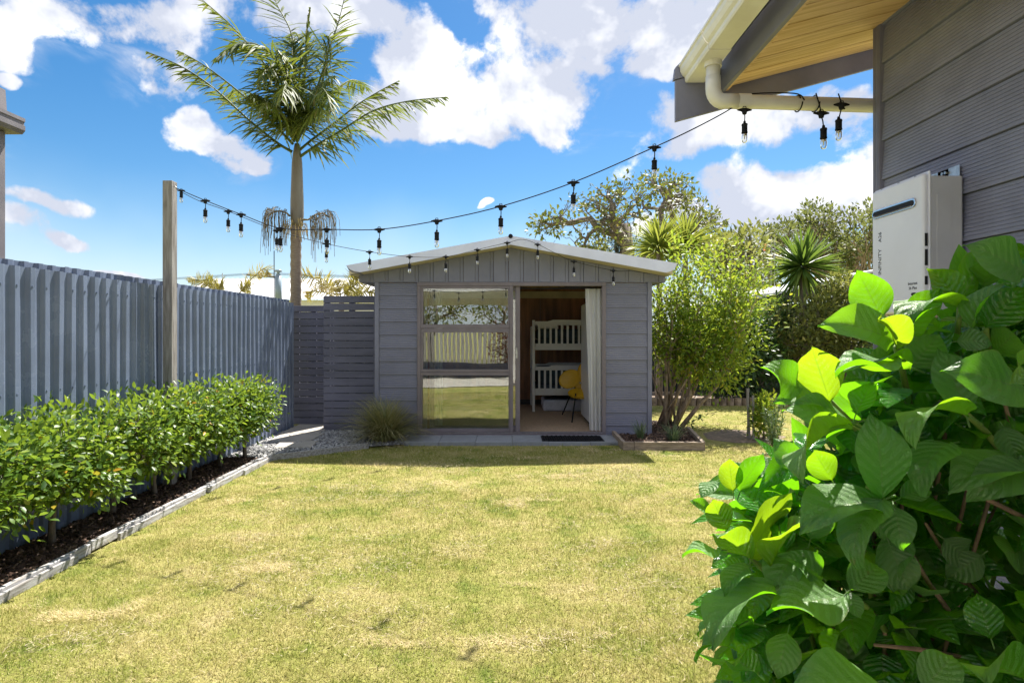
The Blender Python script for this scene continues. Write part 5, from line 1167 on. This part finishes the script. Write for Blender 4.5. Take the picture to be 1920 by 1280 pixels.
for i, (x, y, lb) in enumerate(((-3.5,-11,'left one of the trees mirrored above the paling fence'),(-.2,-12,'middle one of the trees mirrored above the paling fence'),(2.8,-10.5,'right one of the trees mirrored above the paling fence'))):
    simple_tree('yard_tree', lb, 'tree', (x,y,0), shell(R_, 110, (x,y,2.9), (1.8,1.3,1.4)), .10, 16, .2, .2, .1, 'olive_bush', 95+i, grp='trees across the yard')
cr = thing('cooler_box', 'white chest standing on the patio, mirrored in the glass', 'chest', (.75,-2.2,0))
m = MB(); m.box(.45,1.05,-2.6,-2.0,.01,.95); m.build('body', M['fridge'], cr, bevel=.03); m = MB(); m.box(.44,1.06,-2.61,-1.99,.952,1.02); m.build('lid', M['fridge'], cr, bevel=.02)
# ------------------------------------------------------------------ big-leaved hydrangea close to the viewer on the right
KH = .80                                                                   # the bush stands this much nearer than first measured
def ath(px, py, Y): return at(px, py, Y*KH)
def hyd_mat():
    m = bpy.data.materials.new('hydrangea_leaf'); m.use_nodes = True; n = NT(m.node_tree); o = n.new('ShaderNodeOutputMaterial')
    t = n.new('ShaderNodeAttribute', attribute_name='t').outputs['Fac']; u = n.new('ShaderNodeAttribute', attribute_name='u').outputs['Fac']
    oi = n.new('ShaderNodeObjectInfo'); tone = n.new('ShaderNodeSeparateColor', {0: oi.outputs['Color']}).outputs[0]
    pos = n.new('ShaderNodeNewGeometry'); au = n.m('ABSOLUTE', u)
    tt = n.m('SUBTRACT', t, n.m('MULTIPLY', n.m('POWER', au, 1.25), .24)); tt = n.m('ADD', tt, n.m('MULTIPLY_ADD', n.noise(pos.outputs['Position'], 26, 2), .09, -.045))
    fr = n.m('FRACT', n.m('MULTIPLY', tt, 8.0)); d = n.m('ABSOLUTE', n.m('SUBTRACT', fr, .5))       # .5 on a side vein
    side = n.smooth(d, .42, .495); mid = n.smooth(au, .055, .012)
    vein = n.m('MAXIMUM', n.m('MULTIPLY', side, .24), mid)
    net = n.smooth(n.new('ShaderNodeTexVoronoi', {'Vector': pos.outputs['Position'], 'Scale': 210.0}, feature='DISTANCE_TO_EDGE').outputs['Distance'], .10, .0)
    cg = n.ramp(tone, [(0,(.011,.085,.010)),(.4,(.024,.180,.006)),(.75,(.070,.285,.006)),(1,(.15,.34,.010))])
    nz = n.noise(pos.outputs['Position'], 22, 4, .6); cg = n.mix(n.m('MULTIPLY', n.smooth(nz, .35, .7), .35), cg, (.04,.15,.012))
    cv = n.mix(.6, cg, (.22,.34,.06)); c = n.mix(n.m('ADD', n.m('MULTIPLY', vein, .8), n.m('MULTIPLY', net, .10), clamp=True), cg, cv)
    back = n.mix(.45, c, (.17,.26,.09)); bf = pos.outputs['Backfacing']; c2 = n.mix(bf, c, back)
    sp = n.noise(pos.outputs['Position'], 55, 3, .5); c2 = n.mix(n.m('MULTIPLY', n.smooth(sp, .70, .76), .8), c2, (.16,.10,.03))
    rim = n.m('MULTIPLY', n.smooth(au, .90, 1.0), n.smooth(n.noise(pos.outputs['Position'], 9, 2), .52, .66)); c2 = n.mix(n.m('MULTIPLY', rim, .6), c2, (.20,.17,.04))
    b = n.new('ShaderNodeBsdfPrincipled', {'Base Color': c2, 'Roughness': n.m('MULTIPLY_ADD', bf, .34, .20), 'Specular IOR Level': 1.0})
    h = n.m('ADD', n.m('MULTIPLY', d, -1.0), n.m('MULTIPLY', net, -.18)); setbump(n, b, h, 1.0, .004)
    tc_ = n.mix(n.m('MULTIPLY', vein, .35), n.ramp(tone, [(0,(.10,.42,.004)),(.5,(.25,.66,.006)),(1,(.46,.70,.014))]), (.10,.20,.01))
    tr = n.new('ShaderNodeBsdfTranslucent', {'Color': tc_})
    mx = n.new('ShaderNodeMixShader', {0: .44, 1: b.outputs[0], 2: tr.outputs[0]}); n.link(mx.outputs[0], o.inputs[0]); return m
M['hyd'] = hyd_mat()
def hyd_leaf_mesh(seed, fold, curl, tipd, wave, wid=.57):
    R_ = np.random.default_rng(seed); NR, NC = 34, 10; vs, us, ts, fs = [], [], [], []
    ph = R_.uniform(0,6.28)
    for i in range(NR+1):
        t = i/NR; w = wid*.5*(math.sin(math.pi*min(1,t**.86))**1.02)*(1-.10*t)*1.10
        if t > .80: w = max(w*(1-(t-.80)/.20*.38), .0)
        for j in range(NC+1):
            u = 2*j/NC-1; tooth = .0
            if abs(u) > .99: tooth = (.014 if i % 2 else -.010)*(1 if .06 < t < .97 else 0)
            y = u*w+math.copysign(tooth, u); a = abs(u)
            z = fold*a*w*1.0+wave*math.sin(t*8+ph+(2.2 if u > 0 else 0))*a*a*.075+wave*.03*math.sin(t*4+ph*2)*u
            ttv = (t-.24*a**1.25)*8; z += -.0055*abs(2*(ttv-math.floor(ttv))-1)*a*(1-a*.5)*2*(1 if t < .95 else 0)
            x = t-.03*a*a*0
            ang = curl*t+tipd*max(0, t-.6)**2*4
            z += -.045*a*a*(curl*.5)
            # bend along the midrib
            X_ = x if abs(ang) < 1e-4 else math.sin(ang)/ang*x; Z_ = -(0 if abs(ang) < 1e-4 else (1-math.cos(ang))/ang*x)
            vs.append((X_+math.sin(ang)*z, y, Z_+math.cos(ang)*z)); us.append(u); ts.append(t)
    for i in range(NR):
        for j in range(NC):
            q = i*(NC+1)+j; fs.append((q, q+NC+1, q+NC+2, q+1))
    # leaf stalk
    b = len(vs); k = 5; P = [(-.20,0,-.03),(-.10,0,-.012),(0,0,0)]
    for p in P:
        for j in range(k):
            a = 2*math.pi*j/k; vs.append((p[0], p[1]+.014*math.cos(a), p[2]+.014*math.sin(a)-.008)); us.append(0); ts.append(0)
    for i in range(2):
        for j in range(k): fs.append((b+i*k+j, b+i*k+(j+1) % k, b+(i+1)*k+(j+1) % k, b+(i+1)*k+j))
    me = bpy.data.meshes.new('leaf'); me.from_pydata(vs, [], [f[::-1] for f in fs])
    for nm, dat in (('u', us), ('t', ts)): a = me.attributes.new(nm, 'FLOAT', 'POINT'); a.data.foreach_set('value', dat)
    me.polygons.foreach_set('use_smooth', [True]*len(me.polygons)); me.materials.append(M['hyd']); me.update(); return me
LV = [hyd_leaf_mesh(1,.22,.25,.3,.7), hyd_leaf_mesh(2,.40,.45,.4,.9), hyd_leaf_mesh(3,.28,.8,.6,.8), hyd_leaf_mesh(4,.6,.5,.4,1.2), hyd_leaf_mesh(5,.16,-.25,.5,1.0), hyd_leaf_mesh(6,.25,1.0,.6,.5,.66), hyd_leaf_mesh(7,.75,.3,.2,.6), hyd_leaf_mesh(8,.15,.45,-.3,.9,.58)]
RV = np.random.default_rng(99)
LV += [hyd_leaf_mesh(20+i, RV.uniform(.1,.7), RV.uniform(-.3,1.1), RV.uniform(-.2,.7), RV.uniform(.5,1.4), RV.uniform(.50,.64)) for i in range(10)]
hy = thing('hydrangea_bush', 'large leafy green hydrangea bush filling the right foreground', 'hydrangea', (.88,1.15,0))
nleaf = [0]
def place_leaf(B, D, N_, L, wf, var, tone):
    D = D.normalized(); Y_ = N_.cross(D).normalized(); Z_ = D.cross(Y_)
    o = bpy.data.objects.new('leaf', LV[var]); COL.objects.link(o); o.parent = hy; o.matrix_parent_inverse = Matrix.Translation(-hy.location)
    Mx = Matrix(((D.x,Y_.x,Z_.x,B.x),(D.y,Y_.y,Z_.y,B.y),(D.z,Y_.z,Z_.z,B.z),(0,0,0,1)))
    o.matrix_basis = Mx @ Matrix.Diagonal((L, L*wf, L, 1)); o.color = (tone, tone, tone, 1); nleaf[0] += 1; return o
def hand(bx, by, tx, ty, w, Yb=1.12, Yt=None, side=1, var=0, tone=.4, flip=0):
    Yt = Yb if Yt is None else Yt; B, T_ = ath(bx, by, Yb), ath(tx, ty, Yt); D = T_-B; L = D.length
    toC = (Vector((0,0,HC))-(B+T_)/2).normalized(); N0 = (toC-D.normalized()*toC.dot(D.normalized())).normalized()
    lp = math.hypot(tx-bx, ty-by); wr = w*Yb*KH/F; ratio = min(1, wr/(.62*L)); wf = 1.0
    if wr > .62*L: wf = min(1.15, wr/(.62*L))
    phi = math.acos(ratio); c_ = [Matrix.Rotation(s_*phi, 3, D.normalized()) @ N0 for s_ in (1,-1)]
    if side > 0: N_ = max(c_, key=lambda v: v.z) if not flip else min(c_, key=lambda v: v.z)
    else: N_ = max([-v for v in c_], key=lambda v: v.z) if not flip else min([-v for v in c_], key=lambda v: v.z)
    place_leaf(B, D, N_, L, wf, var, tone)
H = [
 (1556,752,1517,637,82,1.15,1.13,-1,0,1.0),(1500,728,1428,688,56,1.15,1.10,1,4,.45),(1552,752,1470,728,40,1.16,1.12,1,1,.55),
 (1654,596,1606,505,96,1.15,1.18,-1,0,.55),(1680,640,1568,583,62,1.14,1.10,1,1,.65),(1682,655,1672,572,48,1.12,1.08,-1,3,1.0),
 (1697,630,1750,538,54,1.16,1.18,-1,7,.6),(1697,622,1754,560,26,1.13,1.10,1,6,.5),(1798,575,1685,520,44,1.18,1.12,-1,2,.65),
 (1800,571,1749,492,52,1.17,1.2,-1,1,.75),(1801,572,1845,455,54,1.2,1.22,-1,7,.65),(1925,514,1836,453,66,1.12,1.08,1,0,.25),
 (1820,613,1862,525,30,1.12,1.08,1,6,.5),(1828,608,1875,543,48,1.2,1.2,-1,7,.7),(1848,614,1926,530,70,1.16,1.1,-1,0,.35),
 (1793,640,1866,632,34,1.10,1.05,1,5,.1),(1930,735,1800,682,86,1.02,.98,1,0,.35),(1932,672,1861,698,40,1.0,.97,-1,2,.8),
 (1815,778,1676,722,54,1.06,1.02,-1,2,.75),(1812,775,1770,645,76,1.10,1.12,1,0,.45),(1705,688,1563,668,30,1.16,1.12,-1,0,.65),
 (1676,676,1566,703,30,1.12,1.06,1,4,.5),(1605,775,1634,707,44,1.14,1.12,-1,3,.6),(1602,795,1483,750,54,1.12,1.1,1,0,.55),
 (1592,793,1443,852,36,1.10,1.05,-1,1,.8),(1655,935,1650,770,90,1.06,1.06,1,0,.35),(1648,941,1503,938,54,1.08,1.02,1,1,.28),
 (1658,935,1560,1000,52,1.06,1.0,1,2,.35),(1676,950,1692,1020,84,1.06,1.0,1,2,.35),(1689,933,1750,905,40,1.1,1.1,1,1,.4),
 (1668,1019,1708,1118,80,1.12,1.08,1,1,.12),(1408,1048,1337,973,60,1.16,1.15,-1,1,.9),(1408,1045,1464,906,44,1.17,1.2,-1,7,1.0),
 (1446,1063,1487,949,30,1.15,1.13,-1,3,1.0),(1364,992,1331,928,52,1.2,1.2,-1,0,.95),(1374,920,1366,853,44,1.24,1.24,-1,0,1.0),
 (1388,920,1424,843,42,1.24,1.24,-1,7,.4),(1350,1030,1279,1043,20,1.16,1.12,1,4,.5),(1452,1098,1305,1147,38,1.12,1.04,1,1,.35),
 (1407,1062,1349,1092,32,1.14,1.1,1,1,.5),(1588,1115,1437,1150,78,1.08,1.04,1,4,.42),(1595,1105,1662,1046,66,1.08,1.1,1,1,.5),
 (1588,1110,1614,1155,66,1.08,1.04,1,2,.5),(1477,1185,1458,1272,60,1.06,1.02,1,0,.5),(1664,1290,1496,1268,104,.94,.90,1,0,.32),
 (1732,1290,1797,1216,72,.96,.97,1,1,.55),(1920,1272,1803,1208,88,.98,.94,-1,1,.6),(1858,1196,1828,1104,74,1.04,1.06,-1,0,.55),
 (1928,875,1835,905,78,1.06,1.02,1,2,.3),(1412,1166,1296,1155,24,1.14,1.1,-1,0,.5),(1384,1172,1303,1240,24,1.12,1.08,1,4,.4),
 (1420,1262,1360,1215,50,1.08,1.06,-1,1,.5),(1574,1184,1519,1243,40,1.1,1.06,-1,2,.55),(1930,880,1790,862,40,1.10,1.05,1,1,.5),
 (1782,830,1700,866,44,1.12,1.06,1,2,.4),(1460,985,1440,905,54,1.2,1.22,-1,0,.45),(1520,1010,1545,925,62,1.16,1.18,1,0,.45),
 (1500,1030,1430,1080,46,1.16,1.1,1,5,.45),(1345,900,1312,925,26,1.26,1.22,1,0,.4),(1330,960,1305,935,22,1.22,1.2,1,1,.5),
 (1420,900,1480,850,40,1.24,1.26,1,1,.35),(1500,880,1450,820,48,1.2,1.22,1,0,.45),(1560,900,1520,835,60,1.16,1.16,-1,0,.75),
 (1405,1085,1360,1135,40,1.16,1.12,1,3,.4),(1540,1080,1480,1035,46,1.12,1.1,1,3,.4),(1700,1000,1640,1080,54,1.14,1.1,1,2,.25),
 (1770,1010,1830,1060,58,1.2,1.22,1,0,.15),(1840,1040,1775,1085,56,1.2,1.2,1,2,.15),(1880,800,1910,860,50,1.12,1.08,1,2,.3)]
for q in H: hand(*q)
RH_ = np.random.default_rng(17)
OUT = np.array([(1400,1280),(1375,1170),(1385,1050),(1395,960),(1400,900),(1480,875),(1540,790),(1600,740),(1670,660),(1730,640),(1790,590),(1860,500),(1960,470),(2050,480),(2050,1330),(1400,1330)], float)
stems = MB(); woody = MB()
shoots = []
tries = 0
while len(shoots) < 60 and tries < 4000:
    tries += 1; px, py = RH_.uniform(1300,2040), RH_.uniform(470,1330)
    if not in_poly(np.array([px]), np.array([py]), [tuple(q) for q in OUT])[0]: continue
    if 1690 < px < 1930 and 890 < py < 1130 and RH_.random() < .85: continue
    Y = 1.22+RH_.uniform(0,.6)+(.0 if px < 1700 else .05)
    P = ath(px, py, Y)
    if any((P-s_).length < .066 for s_ in shoots) or P.z < .25: continue
    shoots.append(P)
root = Vector((.84,1.24,0.0))
for i, P in enumerate(shoots):
    ax = (P-Vector((.92,1.40,.72))).normalized()*.8+Vector((0,-.15,.75)); ax.normalize()
    e1 = ax.orthogonal().normalized(); e1 = Matrix.Rotation(RH_.uniform(0,6.28), 3, ax) @ e1
    npair = 2 if RH_.random() < .7 else 1
    for p_ in range(npair):
        bp = P-ax*.04*p_
        for s_ in (1,-1):
            if nleaf[0] >= 292: break
            d = (e1*s_).normalized(); D = d*1.0+ax*RH_.uniform(.15,.7)+Vector(RH_.normal(0,.15,3)); D.normalize()
            N_ = (ax*1.0-d*RH_.uniform(.0,.6)+Vector((0,0,.5))+Vector(RH_.normal(0,.2,3))); N_ = (N_-D*N_.dot(D)).normalized()
            L = RH_.uniform(.072,.122)*(.8+.2*p_); place_leaf(bp+d*.02, D, N_, L, RH_.uniform(.85,1.12), int(RH_.integers(0,18)), float(np.clip(RH_.normal(.42,.2),0,1)))
        e1 = Matrix.Rotation(math.radians(90), 3, ax) @ e1
    mid = P-ax*.22+Vector(RH_.normal(0,.02,3)); stems.tube([P, P-ax*.10, mid], [.0035,.0045,.0055], 6, r=RH_.random())
    if i % 5 == 0: woody.tube([mid, mid.lerp(root,.4)+Vector(RH_.normal(0,.05,3))+Vector((0,0,.06)), root+Vector((RH_.normal(0,.12), RH_.normal(0,.12), 0))], [.003,.004,.006], 6, r=RH_.random())
# stems under the leaves that were placed singly
for (px, py, qx, qy, Y) in ((1556,752,1640,850,1.16),(1680,650,1705,760,1.16),(1800,572,1790,700,1.2),(1812,776,1880,850,1.12),(1655,938,1690,1040,1.12),(1408,1046,1455,1100,1.18),(1590,1110,1660,1180,1.14),(1452,1098,1560,1150,1.2),(1848,614,1860,720,1.2),(1600,793,1680,860,1.16)):
    a, b = ath(px,py,Y), ath(qx,qy,Y+.12); stems.tube([a, a.lerp(b,.5)+Vector((0,0,.006)), b], [.0045,.005,.006], 6, r=.5); woody.tube([b, b.lerp(root,.45)+Vector((0,.05,.05)), root+Vector(RH_.normal(0,.05,3))*Vector((1,1,0)).length*.5], [.0035,.004,.006], 6)
for (p_, q_, r_, Y) in (((1690,1005),(1740,1090),(1790,1160),1.16),((1790,905),(1870,945),(1960,990),1.14),((1735,980),(1775,1045),(1830,1110),1.22),((1640,1208),(1720,1216),(1830,1236),1.14),((1880,740),(1900,820),(1945,930),1.17)):
    woody.tube([ath(*p_,Y), ath(*q_,Y+.04), ath(*r_,Y+.16)], [.0025,.0038,.0045], 6, r=RH_.random())
stems.build('green_stem', M['greenstem'], hy, smooth=True)['kind'] = 'stuff'; woody.build('cane', M['cane'], hy, smooth=True)['kind'] = 'stuff'
# the shaded inside of the bush
k = 2300; P = []
while len(P) < k:
    px, py = RH_.uniform(1370,2060), RH_.uniform(540,1500); Y = 1.22+.8*RH_.random()**1.2
    if not in_poly(np.array([px]), np.array([min(py, 1275)]), [tuple(q) for q in OUT])[0]: continue
    if 1700 < px < 1910 and 900 < py < 1110 and Y < 1.34: continue
    p = ath(px, py, Y)
    if p.z > .05: P.append(tuple(p))
P = np.array(P); cen = np.array([.96,1.36,.84]); D = unit(P-cen)*.7+RH_.normal(0,.6,(k,3)); Nn = RH_.normal(0,.45,(k,3))+np.array([0,-.15,.9])
gu_, gt_ = [], []; TT = []
for i_ in range(8):
    t_ = i_/7; w_ = .5*(math.sin(math.pi*min(1,max(t_,.0)**.8))**.92)*(1-.18*t_)*1.1
    for j_ in range(5):
        u_ = j_/2-1; TT.append((t_, u_*w_, .20*abs(u_)*w_-.22*t_*t_)); gu_.append(u_); gt_.append(t_)
TF = [np.array([(i_*5+j_, i_*5+j_+1, i_*5+j_+6, i_*5+j_+5) for i_ in range(7) for j_ in range(4)])]
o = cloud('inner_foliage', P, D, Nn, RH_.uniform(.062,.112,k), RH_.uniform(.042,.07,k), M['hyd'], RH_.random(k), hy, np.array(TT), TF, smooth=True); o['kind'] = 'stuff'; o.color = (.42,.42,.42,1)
for nm, dat in (('u', gu_), ('t', gt_)): aa = o.data.attributes.new(nm, 'FLOAT', 'POINT'); aa.data.foreach_set('value', np.tile(np.array(dat, np.float32), k))
sheet('soil_under_hydrangea', [(.42,.76),(2.1,.76),(2.1,3.0),(1.2,2.5),(.62,1.6)], -.006, M['mulch'])
